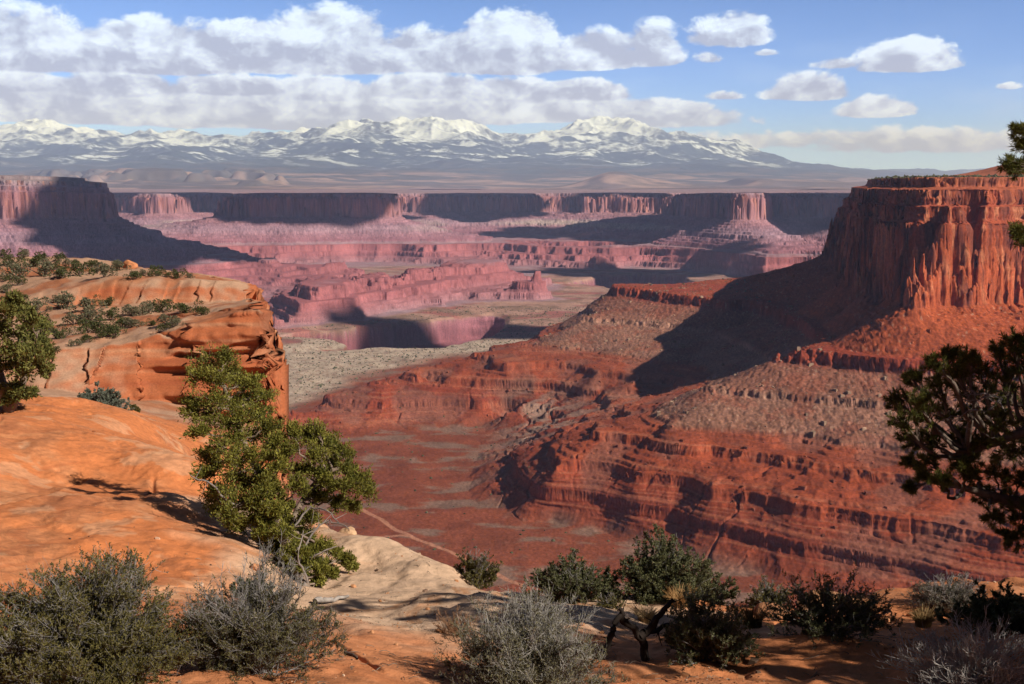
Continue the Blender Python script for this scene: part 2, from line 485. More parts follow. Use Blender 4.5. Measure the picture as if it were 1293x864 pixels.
# --- platform and far mesas
S(80, (400, 301), (500, 301), (600, 299), (700, 301), (800, 306), (900, 309), (1000, 312))
S(170, (400, 288), (500, 288), (600, 286), (700, 288), (800, 294), (900, 300), (1000, 300))
S(250, (420, 279), (600, 277), (760, 281), (860, 288), (950, 284))
FARB = [(343, 274), (380, 274), (420, 274), (455, 274), (480, 274), (490, 268), (530, 267), (560, 268), (600, 267), (640, 268), (700, 266), (740, 267),
        (780, 268), (820, 267), (860, 266), (896, 264), (908, 274), (935, 277), (960, 277), (984, 274), (990, 262), (1007, 262), (1016, 273), (1050, 274), (1090, 272), (1160, 270), (1300, 268)]
i0 = len(CT); S(358, *FARB); i1 = len(CT)
for (x, y, s_) in CT[i0:i1]:
    G(392, (x * 1.009, y * 1.009))
    G(470, (x * 1.05, y * 1.05))
G(560, (-1500, 9500), (0, 10500), (2000, 10500), (4000, 10500), (0, 14000), (4000, 14000), (-3000, 14000), (3000, 12000), (-1500, 12000))
S(200, (318, 284), (322, 274)); S(120, (260, 292), (200, 296), (150, 296)); S(230, (250, 280), (150, 280))
i0 = len(CT); S(358, (60, 268), (130, 267), (170, 268), (200, 269), (230, 266), (260, 267), (300, 265), (325, 263)); i1 = len(CT)
for (x, y, s_) in CT[i0:i1]:
    G(392, (x * 1.009, y * 1.009)); G(470, (x * 1.06, y * 1.06))
# --- left mesa
LR_ = [(-1724, 4520), (-1850, 4430), (-2000, 4380), (-2200, 4330), (-2400, 4310), (-2600, 4280), (-2900, 4250), (-3300, 4250)]
G(397, *LR_)
G(358, (-1665, 4530), *[(x - 5, y - 62) for (x, y) in LR_], (-1680, 4700), (-1720, 4900))
G(397, (-1735, 4680), (-1790, 4850), (-1900, 4980), (-2300, 5300), (-3000, 5500))
G(600, (-2000, 4650), (-2300, 4800), (-2800, 4700), (-3300, 4900))
G(254, (-1560, 4420), (-1800, 4230), (-2200, 4120), (-2800, 4060), (-1580, 4800), (-1700, 5150))
S(254, (205, 302)); S(215, (232, 306)); S(206, (260, 306), (285, 305)); S(120, (322, 322)); S(60, (345, 330)); S(4, (392, 347), (375, 352))
G(112, (-1450, 4150), (-1900, 3950), (-2500, 3850), (-1450, 5200), (-1000, 4600)) 
G(4, (-1250, 3900), (-1700, 3700), (-2400, 3600), (-1400, 5500))
_ct = np.array(CT)
SIG = RBF(_ct[:, :2], _ct[:, 2], lam=2e-4, grid=(700, 640), r_lim=(330, 15500))

def sigma_field(X, Y, full=True):
    s = SIG(X, Y)
    k = 1.0 + 1.1 * sst(2800, 5000, Y)
    slope_w = sst(-60, 20, s) * 0.8 + 0.2
    n1 = fbm(X / (230 * k), Y / (230 * k), 2, 0.5, seed=3)
    gul = ridged(X / (95 * k), Y / (95 * k), 3, 0.55, seed=9) - 0.9
    fine = fbm(X / (20 * k), Y / (20 * k), 3, 0.55, seed=21)
    cliffy = sst(335, 362, s)
    red = sst(0, 10, s) * (1 - sst(145, 155, s)) * (1 - sst(2600, 3300, Y))
    redf = sst(0, 10, s) * (1 - sst(145, 155, s)) * sst(2600, 3300, Y)
    soft = sst(150, 165, s) * (1 - sst(330, 350, s)) * (1 - 0.6 * sst(2600, 3300, Y))
    s = s + slope_w * k * ((11 + 9 * sst(3000, 4500, Y)) * n1 * (1 - .3 * cliffy) + (6.5 + 2.5 * sst(2600, 3300, Y)) * gul * (1 - 0.75 * cliffy) * (1 - .72 * soft) * (1 - .3 * redf) + 2.6 * fine * (1 - .55 * soft) * (1 - .5 * red) * (1 - .6 * redf))
    # vertical flutes in the big cliff
    w = sst(335, 356, s) * (1 - 0.86 * sst(372, 379, s))
    q = 2.0 * pn(X / (46 * k), Y / (46 * k), 31) + 0.8 * pn(X / (11 * k), Y / (11 * k), 33)
    slab = np.floor(q) + sst(0.35, 0.65, q - np.floor(q))
    crack = 1 - sst(0.0, 0.11, np.abs(pn(X / (26 * k) + 3.3, Y / (26 * k), 35)))
    crack2 = 1 - sst(0.0, 0.13, np.abs(pn(X / (12 * k), Y / (12 * k), 37)))
    s = s + k * w * (5.0 * slab - 6.0 * crack * sst(-.25, .25, pn(X / (60 * k), Y / (60 * k), 39)) - 1.8 * crack2)
    s = s + k * sst(392, 400, s) * 8 * fbm(X / (70 * k), Y / (70 * k), 3, .55, seed=43)
    gc = sst(0.085, 0.0, np.abs(pn(X / 62., Y / 62., 45) + .25 * pn(X / 21., Y / 21., 46)))
    s = s - 6 * red * gc * sst(-.15, .3, pn(X / 110., Y / 110., 47))
    # blocky ledge rims
    blk = fbm(X / (9.0 * k), Y / (9.0 * k), 2, 0.6, seed=41)
    s = s + k * (2.2 - 1.4 * red - 1.5 * redf) * blk * slope_w
    return s
def canyon_z(X, Y):
    s = sigma_field(X, Y)
    z = strat(s, X, Y) + warp_z(X, Y)
    # minor ledges in the red beds, hard and soft layers alternating
    w = sst(2, 25, s) * (1 - sst(140, 153, s)) * (1 - sst(2600, 3300, Y))
    per = 5.2
    zz = z + 3.0 * pn(X / 400., Y / 400., 55) + 3.4 * pn(z / 15. + X / 900., Y / 900., 56)
    w = w * (.15 + .85 * sst(-.35, .15, fbm(X / 110., Y / 110., 2, .5, seed=57)))
    fr = zz / per - np.floor(zz / per)
    hard = 0.5 + 0.5 * pn(np.floor(zz / per) * 7.31, X / 160. + Y / 130., 61)
    z = z + w * hard * per * 0.85 * (sst(0.36, 0.60, fr) - fr)
    w2 = sst(2600, 3300, Y) * sst(0, 10, s) * (1 - sst(330, 356, s))
    per = 12.0
    fr = z / per - np.floor(z / per)
    z = z + w2 * per * 0.85 * (sst(0.36, 0.64, fr) - fr)
    z = z + sst(428, 440, s) * 30 * np.exp(-(((X - 905) / 85.) ** 2 + ((Y - 1920) / 160.) ** 2))
    # talus and floor roughness
    r1 = fbm(X / 7.0, Y / 7.0, 3, 0.6, seed=71)
    z = z + r1 * (0.45 + 0.25 * sst(110, 160, s) * (1 - sst(345, 358, s)))
    z = z + 2.5 * fbm(X / 60., Y / 60., 2, 0.5, seed=75) * (1 - sst(-40, 20, s))
    return z
def build_canyon(ncol=1900, nrow=1500):
    X, Y = sheet_points(canyon_z, (0, 0), (-0.60, 0.60), (335, 15000), ncol, nrow, blur=4)
    Z = canyon_z(X, Y)
    s = sigma_field(X, Y)
    n = grid_normals(X, Y, Z)
    steep = 1 - n[..., 2]
    # harder layers stand proud of softer ones on the steep faces
    k = 1.0 + 1.1 * sst(2800, 5000, Y)
    zw = Z + 2.0 * pn(X / 120., Y / 120., 81)
    lay = pn(zw / (5.5 * k), X / 300. + Y / 330., 83) + 0.6 * pn(zw / (2.2 * k), X / 90. + Y / 80., 84)
    amp = 2.2 * k * sst(0.25, 0.6, steep)
    ds = amp * lay * (1 + 1.2 * sst(374, 380, s))
    X2 = X + n[..., 0] * ds; Y2 = Y + n[..., 1] * ds
    # colours of the rock layers and soils
    zs = strat(s, X, Y) + 3.0 * pn(X / 90., Y / 90., 91)
    nearc = pal(zs, [(-560, (.26, .10, .07)), (-470, (.28, .09, .06)), (-404, (.30, .13, .085)), (-390, (.27, .098, .058)), (-372, (.33, .095, .05)),
                     (-352, (.29, .075, .042)), (-330, (.35, .10, .05)), (-300, (.37, .105, .05)), (-287, (.34, .11, .06)), (-281, (.31, .19, .14)), (-256, (.35, .225, .175)), (-252, (.40, .28, .22)),
                     (-247, (.31, .18, .135)), (-226, (.32, .17, .125)), (-221, (.27, .075, .05)), (-206, (.33, .085, .05)), (-203, (.38, .115, .055)), (-156, (.42, .125, .055)), (-150, (.45, .13, .06)),
                     (-90, (.46, .135, .062)), (-52, (.40, .11, .055)), (-46, (.36, .105, .06)), (-30, (.33, .095, .055)), (-8, (.40, .135, .075)), (20, (.40, .17, .09))])
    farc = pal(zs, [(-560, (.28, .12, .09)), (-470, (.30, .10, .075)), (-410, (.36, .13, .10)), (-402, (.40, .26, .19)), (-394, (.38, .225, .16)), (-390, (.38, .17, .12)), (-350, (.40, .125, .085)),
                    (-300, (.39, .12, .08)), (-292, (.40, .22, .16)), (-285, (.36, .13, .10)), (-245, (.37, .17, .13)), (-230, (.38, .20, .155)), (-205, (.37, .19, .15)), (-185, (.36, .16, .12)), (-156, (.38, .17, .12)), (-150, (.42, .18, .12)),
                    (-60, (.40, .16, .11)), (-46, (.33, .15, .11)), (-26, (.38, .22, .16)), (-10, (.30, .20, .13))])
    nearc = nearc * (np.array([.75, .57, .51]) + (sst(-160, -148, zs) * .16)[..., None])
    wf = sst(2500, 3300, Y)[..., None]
    farc = farc * np.array([.80, .90, 1.42])  # far rock pushed towards blue-violet, haze put into its colour
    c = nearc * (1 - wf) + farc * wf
    c = mixc(c, (.42, .33, .29), .75 * sst(-242, -232, zs) * (1 - sst(-215, -195, zs)) * sst(6000, 6600, Y) * sst(-.4, .2, fbm(X / 700., Y / 700., 3, .5, seed=97)))
    band = pn(zw / (3.1 * k), X / 500., 95) * 0.5 + pn(zw / (9.0 * k), X / 900. + Y / 700., 96) * 0.5
    c = c * (1 + (0.30 + .22 * wf[..., 0]) * band * sst(0.1, 0.4, steep))[..., None]
    rp = sst(.0, .5, fbm(X / 55., Y / 55., 4, .6, seed=98)) * sst(150, 158, s) * (1 - sst(246, 254, s)) * (1 - wf[..., 0])
    c = mixc(c, (.24, .075, .045), .6 * rp)
    hb = sst(.18, .4, pn(zw / 1.7, X / 260. + Y / 240., 99)) * sst(5, 20, s) * (1 - sst(146, 152, s)) * (1 - wf[..., 0])
    c = mixc(c, (.17, .05, .032), .35 * hb)
    c = mixc(c, (.36, .125, .07), .5 * sst(.2, .45, pn(zw / 2.3 + 9, X / 300. + Y / 240., 100)) * sst(5, 20, s) * (1 - sst(146, 152, s)) * (1 - wf[..., 0]))
    # desert varnish on the big cliffs
    var = sst(0.05, 0.6, fbm(X / 22. / k, Y / 22. / k + Z / 160., 3, 0.6, seed=101)) * sst(350, 362, s) * sst(0.3, 0.6, steep)
    c = mixc(c, (.17, .055, .04), 0.8 * var)
    sc = sst(.25, .5, fbm(X / 16. / k, Y / 16. / k + Z / 60., 3, .6, seed=102)) * sst(350, 362, s) * sst(.3, .6, steep) * (1 - var)
    c = mixc(c, (.58, .235, .125), .55 * sc)
    sm = SIG(X, Y)
    wp = sst(-70, -130, sm + 25 * pn(X / 90., Y / 90., 103)) * sst(-301, -297, s) * sst(1800, 2050, Y + 60 * pn(X / 80., Y / 80., 104)) * (1 - sst(2750, 3050, Y))
    c = mixc(c, (.43, .335, .26), 0.95 * wp)
    wq = sst(-20, -90, sm) * sst(-301, -297, s) * sst(2750, 3050, Y)
    c = mixc(c, (.37, .21, .155), 0.9 * wq); c = mixc(c, (.29, .09, .08), .8 * wq * sst(.05, .3, fbm(X / 420. + 5, Y / 170., 4, .6, seed=112)))
    c = mixc(c, (.20, .125, .09), 0.8 * wq * sst(-.1, .45, fbm(X / 160., Y / 120., 5, .62, seed=109)))
    c = mixc(c, (.25, .15, .11), 0.7 * wp * sst(0.15, .5, fbm(X / 14., Y / 22., 3, .6, seed=108)))
    # grey wash gravel on the floors
    fl = 1 - sst(-5, 30, s)
    g1 = sst(0.02, 0.5, fbm(X / 110. + 4, Y / 60., 4, 0.6, seed=105))
    c = mixc(c, (.20, .125, .095), 0.85 * g1 * fl * (1 - wf[..., 0]) * sst(-190, -60, s))
    wash = np.exp(-((SIG(X, Y) - 20) / 60.) ** 2) * sst(1420, 1520, Y) * (1 - sst(1850, 1950, Y)) * sst(-80, 40, X) * (1 - sst(260, 330, X))
    c = mixc(c, (.26, .19, .15), 0.8 * wash * sst(-.4, .3, fbm(X / 60., Y / 30., 3, 0.6, seed=107)))
    # gravel fans in the gullies of the red slopes
    gul = ridged(X / 95., Y / 95., 3, 0.55, seed=9) - 0.9
    c = mixc(c, (.20, .10, .075), 0.45 * sst(0.0, -0.45, gul) * sst(0, 20, s) * (1 - sst(140, 200, s)) * (1 - wf[..., 0]))
    # boulder specks in talus
    sp = hsh(np.round(X / 2.6), np.round(Y / 2.6), 3)
    tal = sst(120, 160, s) * (1 - sst(345, 360, s)) * (1 - sst(0.5, 0.75, steep)) + 0.35
    c = c * (1 + tal * 0.45 * (sp - 0.45))[..., None]
    pk = sst(0.975, 0.985, sp) * sst(130, 170, s) * (1 - sst(345, 360, s)) * (1 - wf[..., 0])
    c = mixc(c, (.42, .29, .21), .5 * pk)
    mott = fbm(X / (45 * k), Y / (45 * k), 4, 0.6, seed=111)
    c = c * (1 + 0.20 * mott)[..., None]
    # four wheel drive track on the canyon floor
    for poly in TRACKS:
        d = np.full(X.shape, 1e9)
        for (a, b) in zip(poly[:-1], poly[1:]):
            ab = (b[0] - a[0], b[1] - a[1]); L2 = ab[0] ** 2 + ab[1] ** 2
            t = np.clip(((X - a[0]) * ab[0] + (Y - a[1]) * ab[1]) / L2, 0, 1)
            d = np.minimum(d, np.hypot(X - a[0] - t * ab[0], Y - a[1] - t * ab[1]))
        c = mixc(c, (.42, .19, .12), 0.9 * (1 - sst(2.2, 3.6, d)))
    c = np.clip(c, 0.01, 0.9)
    ST = dict(kind='structure')
    mesa_r = (s > 352) & (Y < 2900) & (X > 300)
    mesa_l = (s > 352) & (Y < 5900) & (X < -1200)
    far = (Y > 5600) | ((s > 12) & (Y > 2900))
    grid_to_objects(X2, Y2, Z, c, [
        ('mesa', mesa_r, MAT_CANYON, dict(kind='structure', category='mesa', label='near red sandstone mesa with fluted lit cliff and black shaded side wall')),
        ('mesa', mesa_l, MAT_CANYON, dict(kind='structure', category='mesa', label='flat topped dark red mesa under cloud shadow at the far left edge')),
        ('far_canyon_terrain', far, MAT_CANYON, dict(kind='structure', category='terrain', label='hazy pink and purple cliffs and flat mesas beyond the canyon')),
        ('canyon_terrain', None, MAT_CANYON, dict(kind='structure', category='terrain', label='red ledged slopes and floor of the canyon below the overlook')),
    ])
def floor_pts(*pts):
    return [tuple(at_z(px, py, -391.)[:2]) for (px, py) in pts]
TRACKS = [floor_pts((452, 640), (480, 655), (500, 668), (520, 678), (545, 688), (575, 700), (610, 715), (640, 732), (665, 742)),
          floor_pts((430, 678), (470, 679), (505, 676), (518, 677))]
def shelf_pts(z, *pts): return [tuple(at_z(px, py, z)[:2]) for (px, py) in pts]
TRACKS.append(shelf_pts(-350, (475, 488), (510, 476), (545, 462), (575, 451), (600, 446), (640, 443)))
build_canyon()

# ------------------------------------------------------------------ mountains and foothills
MT = []
def M(Y, *pts):
    for (px, py) in pts:
        MT.append(((px - 646.5) / F_PX * Y, Y, (Y_HOR - py) / F_PX * Y))
M(12500, *[(x, 240) for x in range(-400, 1800, 150)])
M(16500, (-300, 236), (-100, 232), (60, 230), (120, 222), (200, 224), (300, 228), (420, 236), (600, 238), (770, 237), (900, 238), (1050, 238), (1250, 239), (1500, 239))
M(22000, (-300, 222), (0, 214), (120, 218), (250, 220), (400, 220), (600, 222), (750, 224), (900, 226), (1050, 230), (1250, 236), (1500, 238))
M(28000, (-300, 204), (0, 200), (120, 200), (250, 198), (400, 204), (480, 205), (600, 206), (750, 210), (900, 214), (1000, 218), (1100, 224), (1250, 232), (1500, 236))
M(33000, (-300, 188), (0, 186), (120, 184), (240, 180), (340, 188), (440, 180), (560, 183), (650, 196), (760, 186), (840, 194), (930, 206), (1010, 213), (1100, 220), (1250, 230), (1500, 236))
M(38000, (-300, 174), (0, 172), (60, 170), (130, 172), (195, 180), (222, 172), (247, 158), (275, 172), (300, 179), (350, 180), (400, 174), (440, 164), (500, 166), (568, 157), (612, 172), (655, 184), (700, 170), (740, 162), (775, 159),
  (830, 174), (880, 180), (905, 186), (925, 183), (960, 202), (1010, 212), (1110, 217), (1250, 228), (1500, 235))
M(41000, (-300, 170), (0, 167), (60, 165), (130, 166), (190, 180), (247, 172), (300, 180), (350, 180), (400, 170), (440, 160), (500, 161), (568, 155), (620, 178), (655, 184), (700, 172), (740, 163), (775, 161), (830, 176),
  (900, 190), (960, 205), (1010, 213), (1110, 218), (1250, 229), (1500, 235))
M(48000, *[(x, 215) for x in range(-400, 1800, 150)])
M(58000, *[(x, 231) for x in range(-400, 1800, 150)])
_mt = np.array(MT)
MTF = RBF(_mt[:, :2], _mt[:, 2], lam=1e-5, grid=(700, 420), r_lim=(11500, 60000))
def mount_z(X, Y):
    h = MTF(X, Y)
    k = np.clip(h / 2000., 0, 1.2)
    rd = ridged(X / 3600., Y / 3600., 6, 0.47, seed=201) - 0.95
    rl = fbm(X / 1500., Y / 1500., 4, 0.5, seed=211)
    dome = sst(0.15, 0.6, fbm(X / 900., Y / 900., 3, 0.5, seed=215)) * sst(-3000, -3500, X) * sst(-8500, -7500, X) * sst(14500, 15500, Y) * (1 - sst(19000, 21000, Y))
    knob = 190 * np.exp(-(((X - 1480) / 420.) ** 2 + ((Y - 17000) / 500.) ** 2)) + 120 * np.exp(-(((X - 1900) / 900.) ** 2 + ((Y - 17300) / 600.) ** 2))
    mesa2 = 150 * sst(3600, 4000, X) * (1 - sst(5600, 6000, X)) * sst(17500, 17900, Y) * (1 - sst(19500, 20500, Y))
    return h + (430 * k + 25) * rd + (16 + 60 * k) * rl + 130 * dome + knob * 0.8 + mesa2 * .6
def build_mountains(ncol=1500, nrow=760):
    X, Y = sheet_points(mount_z, (0, 0), (-0.60, 0.60), (11800, 58000), ncol, nrow, blur=4, base_w=0.8)
    Z = mount_z(X, Y)
    n = grid_normals(X, Y, Z)
    h = MTF(X, Y)
    nz = fbm(X / 1300., Y / 1300., 5, 0.6, seed=221)
    nf = fbm(X / 260., Y / 260., 4, 0.65, seed=223)
    c = pal(h + 60 * nz, [(-120, (.19, .14, .135)), (0, (.13, .115, .125)), (110, (.10, .10, .11)), (220, (.065, .078, .09)), (600, (.048, .070, .095)), (1200, (.048, .072, .10)), (2400, (.12, .125, .13))])  # forest and foothill tones blued, standing in for distance haze
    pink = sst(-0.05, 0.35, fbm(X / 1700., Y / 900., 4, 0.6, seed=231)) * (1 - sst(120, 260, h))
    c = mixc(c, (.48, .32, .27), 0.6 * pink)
    dk = sst(0.0, 0.5, fbm(X / 1500., Y / 700., 4, 0.6, seed=235)) * (1 - sst(300, 600, h))
    c = mixc(c, (.13, .11, .10), 0.65 * dk)
    slope = 1 - n[..., 2]
    sn = (h - 1150) / 900. + 0.55 * nz + 0.35 * nf - 0.9 * slope
    snow = sst(-0.25, 0.7, sn)
    low = sst(0.30, 0.75, fbm(X / 1900. + 7, Y / 800., 5, 0.62, seed=241) + 0.35 * nf) * sst(330, 700, h)
    snow = np.maximum(snow, 0.9 * low)
    c = mixc(c, (.72, .83, .97), snow)  # snow colour carries a blue haze tint
    c = c * (1 + 0.12 * nf * (1 - snow))[..., None]
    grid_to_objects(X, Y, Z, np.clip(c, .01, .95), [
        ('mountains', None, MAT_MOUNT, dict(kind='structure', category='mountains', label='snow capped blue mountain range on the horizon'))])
build_mountains()

# ------------------------------------------------------------------ air between here and the mountains
def box_mesh(name, lo, hi, mats=()):
    v = np.array([[x, y, z] for x in (lo[0], hi[0]) for y in (lo[1], hi[1]) for z in (lo[2], hi[2])])
    q = [(0, 1, 3, 2), (4, 6, 7, 5), (0, 4, 5, 1), (2, 3, 7, 6), (0, 2, 6, 4), (1, 5, 7, 3)]
    return mesh_raw(name, v, quads=q, smooth=False, mats=mats)
hz = bpy.data.materials.new('haze'); hz.use_nodes = True
ht = hz.node_tree
for nd in list(ht.nodes): ht.nodes.remove(nd)
pv = ht.nodes.new('ShaderNodeVolumePrincipled')
pv.inputs['Color'].default_value = (0.47, 0.60, 1.0, 1)
pv.inputs['Absorption Color'].default_value = (1, 1, 1, 1)
pv.inputs['Density'].default_value = 3.2e-5
pv.inputs['Anisotropy'].default_value = 0.0
ho = ht.nodes.new('ShaderNodeOutputMaterial')
ht.links.new(pv.outputs[0], ho.inputs['Volume'])
add('haze', box_mesh('haze', (-60000, -2000, -640), (60000, 62000, 2400), (hz,)), kind='stuff', category='haze', label='thin blue air haze over the far canyon and mountains')
# ------------------------------------------------------------------ the overlook: slickrock, rim and the promontory on the left
NP = []
def NR(*pts):
    for (px, py, Y) in pts: NP.append(tuple(at_y(px, py, Y)))
def NX(*pts):
    for p in pts: NP.append(p)
NX((0, 0.6, -1.66), (-1.2, 1.2, -1.75), (1.2, 1.2, -1.7), (0, 2.5, -1.95), (-2, 3.2, -2.15), (2, 3.2, -2.1), (0, 4.5, -2.4))
NR((-150, 862, 6.2), (100, 862, 6.2), (350, 862, 6.4), (650, 862, 6.8), (900, 862, 7.0), (1250, 862, 6.8), (1500, 862, 6.8))
NR((500, 800, 8.4), (700, 805, 8.5), (900, 808, 8.8), (1050, 806, 8.9), (1200, 803, 8.9), (1450, 800, 9.0))
NR((745, 772, 10.6), (800, 760, 11.2), (850, 752, 12.0), (930, 766, 12.2), (1000, 769, 12.4), (1050, 764, 12.6), (1100, 762, 12.7), (1200, 762, 12.7), (1293, 757, 12.6), (1450, 750, 12.8))
NR((800, 782, 9.8), (900, 782, 10.4), (1050, 782, 10.5), (1200, 780, 10.6))
NR((440, 682, 16), (480, 692, 15.4), (520, 705, 14.8), (560, 722, 14.2), (600, 738, 13.5), (640, 757, 12.6), (690, 768, 11.6))
NR((450, 720, 13.5), (520, 750, 12), (470, 785, 9.8), (400, 770, 10.6), (560, 785, 9.8), (620, 795, 9.4), (560, 755, 11.4))
NR((310, 745, 10), (200, 742, 9.8), (100, 722, 10.5), (0, 702, 11), (-150, 700, 11), (0, 620, 15), (100, 604, 17), (200, 604, 17.2), (0, 530, 24), (100, 514, 27), (150, 524, 25.5), (180, 560, 20.5), (-150, 540, 22))
NR((212, 590, 17.6), (252, 645, 14.4), (300, 695, 12.4), (335, 722, 11.6), (150, 660, 13), (230, 690, 11.8))
NR((300, 640, 17), (345, 640, 18), (350, 700, 14.4), (388, 738, 12.4), (400, 685, 16.4), (330, 600, 22), (420, 672, 17.2), (270, 600, 21), (370, 640, 19))
NR((160, 521, 33), (230, 556, 31), (300, 590, 31), (60, 512, 33), (0, 514, 31), (-100, 508, 33), (230, 562, 27.5))
# falls behind the edges
NX((100, 330, -385), (0, 330, -385), (160, 300, -385), (-60, 330, -385), (-100, 330, -330))
NX(*[((375 - 646.5) / 1400 * Y, Y, z) for (Y, z) in ((40, -18), (60, -34), (85, -50), (120, -80))])
NX(*[((470 - 646.5) / 1400 * Y, Y, z) for (Y, z) in ((18.5, -9), (25, -18), (45, -40), (100, -110), (200, -250))])
NX(*[((405 - 646.5) / 1400 * Y, Y, z) for (Y, z) in ((21, -8), (28, -13.5), (45, -32))])
NX(*[((560 - 646.5) / 1400 * Y, Y, z) for (Y, z) in ((15.6, -7.5), (18, -12), (25, -22), (45, -50), (100, -130))])
NX(*[((660 - 646.5) / 1400 * Y, Y, z) for (Y, z) in ((13.6, -7), (15.5, -11), (22, -22), (45, -55), (100, -140))])
for px in (760, 860, 960, 1060, 1160, 1260, 1400, 1550):
    NX(*[((px - 646.5) / 1400 * Y, Y, z) for (Y, z) in ((13.2, -5.5), (14.2, -8.5), (18, -17), (30, -40), (60, -90), (150, -220))])
_np = np.array(NP)
NRF = RBF(_np[:, :2], _np[:, 2], lam=2e-4, grid=(760, 700), az_lim=(-0.66, 0.66), r_lim=(0.6, 345))
PROM_PX = np.array([-400, 0, 70, 150, 200, 250, 300, 334.])
PROM = [(32, [508, 513, 516, 522, 540, 556, 588, 615]), (48, [500, 503, 508, 516, 530, 540, 552, 572]), (62, [490, 494, 498, 508, 515, 522, 535, 548]),
        (63.6, [470, 468, 466, 462, 455, 446, 436, 425]), (64.8, [455, 446, 441, 432, 421, 408, 396, 388]), (68, [446, 438, 431, 422, 412, 401, 390, 383]), (80, [428, 420, 412, 404, 398, 390, 381, 377]),
        (93, [390, 386, 385, 383, 382, 384, 387, 384]), (94.4, [384, 380, 374, 362, 360, 362, 366, 374]), (95.6, [378, 376, 366, 353, 351, 351, 356, 368]), (112, [350, 348, 342, 345, 343, 346, 354, 368]),
        (130, [324, 322, 323, 331, 341, 349, 357, 371]), (150, [340, 340, 342, 352, 365, 375, 385, 400]), (200, [600, 620, 640, 650, 650, 660, 670, 690]), (336, [1800] * 8)]
_PY = np.array([r[0] for r in PROM], dtype=float)
_PZ = np.array([[-(py - Y_HOR) / F_PX * Y for py in row] for (Y, row) in PROM])
def prom_z(X, Y):
    px = 646.5 + F_PX * X / np.maximum(Y, 1.0)
    Yq = Y + 0.9 * fbm(X / 9., Y / 40., 3, .5, seed=601) + .18 * (np.floor(2.3 * pn(X / 4.6, Y / 30., 605)))
    edge = (319 - 646.5) / F_PX * Y + 0.7 * fbm(Y / 7., X / 30., 3, .55, seed=607) + .3 * np.floor(2 * pn(Y / 3.3, X / 20., 609))
    # joints cut back from the right hand end
    jn = sst(.10, .0, np.abs(pn(X / 7.5 + Y / 11., Y / 26., 611))) * sst(-7.5, -3., X - edge)
    pc = np.clip(px, PROM_PX[0], 334)
    i = np.clip(np.searchsorted(PROM_PX, pc, side='right') - 1, 0, len(PROM_PX) - 2)
    f = (pc - PROM_PX[i]) / (PROM_PX[i + 1] - PROM_PX[i])
    j = np.clip(np.searchsorted(_PY, Yq, side='right') - 1, 0, len(_PY) - 2)
    g = np.clip((Yq - _PY[j]) / (_PY[j + 1] - _PY[j]), 0, 1)
    z = (_PZ[j, i] * (1 - f) + _PZ[j, i + 1] * f) * (1 - g) + (_PZ[j + 1, i] * (1 - f) + _PZ[j + 1, i + 1] * f) * g
    d = X - edge
    z = z - 1.3 * sst(0, .3, d) - 1.6 * sst(.5, .8, d) - 2.6 * sst(1.2, 1.6, d) - 3.0 * sst(2.2, 2.8, d) - 3.0 * sst(3.5, 4.2, d) - 1.3 * np.maximum(d, 0)
    z = z - 1.2 * jn * sst(64.2, 65.5, Yq)
    return z
def near_base(X, Y):
    a = np.arctan2(X, Y); r = np.hypot(X, Y)
    ac = np.clip(a, -0.655, 0.655)
    Xc, Yc = r * np.sin(ac), r * np.cos(ac)
    z = NRF(Xc, Yc)
    pz = np.maximum(prom_z(Xc, Yc), -385)
    px = 646.5 + F_PX * Xc / np.maximum(Yc, 1.0)
    zz = np.where(px < 345, pz, np.minimum(np.maximum(pz, z - 400 * sst(345, 470, px)), z))
    z = z + (zz - z) * sst(27.5, 32.5, Yc)
    w = sst(0.655, 1.5, np.abs(a))
    return z * (1 - w) + (-1.5 - 0.03 * np.minimum(r, 60)) * w
def near_z(X, Y):
    z = near_base(X, Y)
    r = np.hypot(X, Y)
    far = sst(30, 60, r)
    z = z + (1 - far) * (0.13 * fbm(X / 2.6, Y / 2.6, 3, 0.5, seed=301) * sst(3, 6, r) + 0.03 * fbm(X / .5, Y / .5, 3, 0.55, seed=305))
    z = z + far * (0.30 * fbm(X / 9., Y / 9., 4, 0.5, seed=307) + 0.12 * fbm(X / 1.5, Y / 1.5, 2, 0.6, seed=309))
    # thin cross-bedding steps of the slickrock
    q = (z + 0.30 * X + 0.11 * Y + 0.35 * pn(X / 3., Y / 3., 311)) / 0.26
    fr = q - np.floor(q)
    st = (sst(0.55, 0.95, fr) - fr)
    z = z + (1 - far) * 0.085 * st * (0.4 + 0.6 * sst(-.2, .4, pn(X / 2., Y / 2., 313)))
    return z
_near_z0 = near_z
def near_z(X, Y):
    z = _near_z0(X, Y)
    r = np.hypot(X, Y); nr = 1 - sst(26, 34, r)
    wx = X + .5 * pn(X / 1.7, Y / 1.7, 621); wy = Y + .5 * pn(X / 1.7, Y / 1.7, 623)
    crack = sst(.030, .0, np.abs(pn(wx / 2.4, wy / 3.4, 625))) * sst(.05, .35, pn(X / 1.9, Y / 1.9, 627))
    pit = sst(.35, .6, pn(X / .22, Y / .22, 629)) * sst(.1, .4, pn(X / 1.4, Y / 1.4, 631))
    return z - nr * (.05 * crack + .012 * pit)
def hit(px, py, r0=4.0, r1=200.0):
    d = ray(px, py)
    d = d / math.hypot(d[0], d[1])
    t = np.exp(np.linspace(math.log(r0), math.log(r1), 4000))
    Z = near_z(t * d[0], t * d[1])
    below = t * d[2] < Z
    i = int(np.argmax(below)) if below.any() else len(t) - 1
    return np.array([t[i] * d[0], t[i] * d[1], float(Z[i])])
SLAB = [tuple(at_y(px, py, Y)[:2]) for (px, py, Y) in ((430, 690, 15.6), (500, 715, 14), (560, 745, 12), (600, 765, 11), (640, 780, 10.3))]
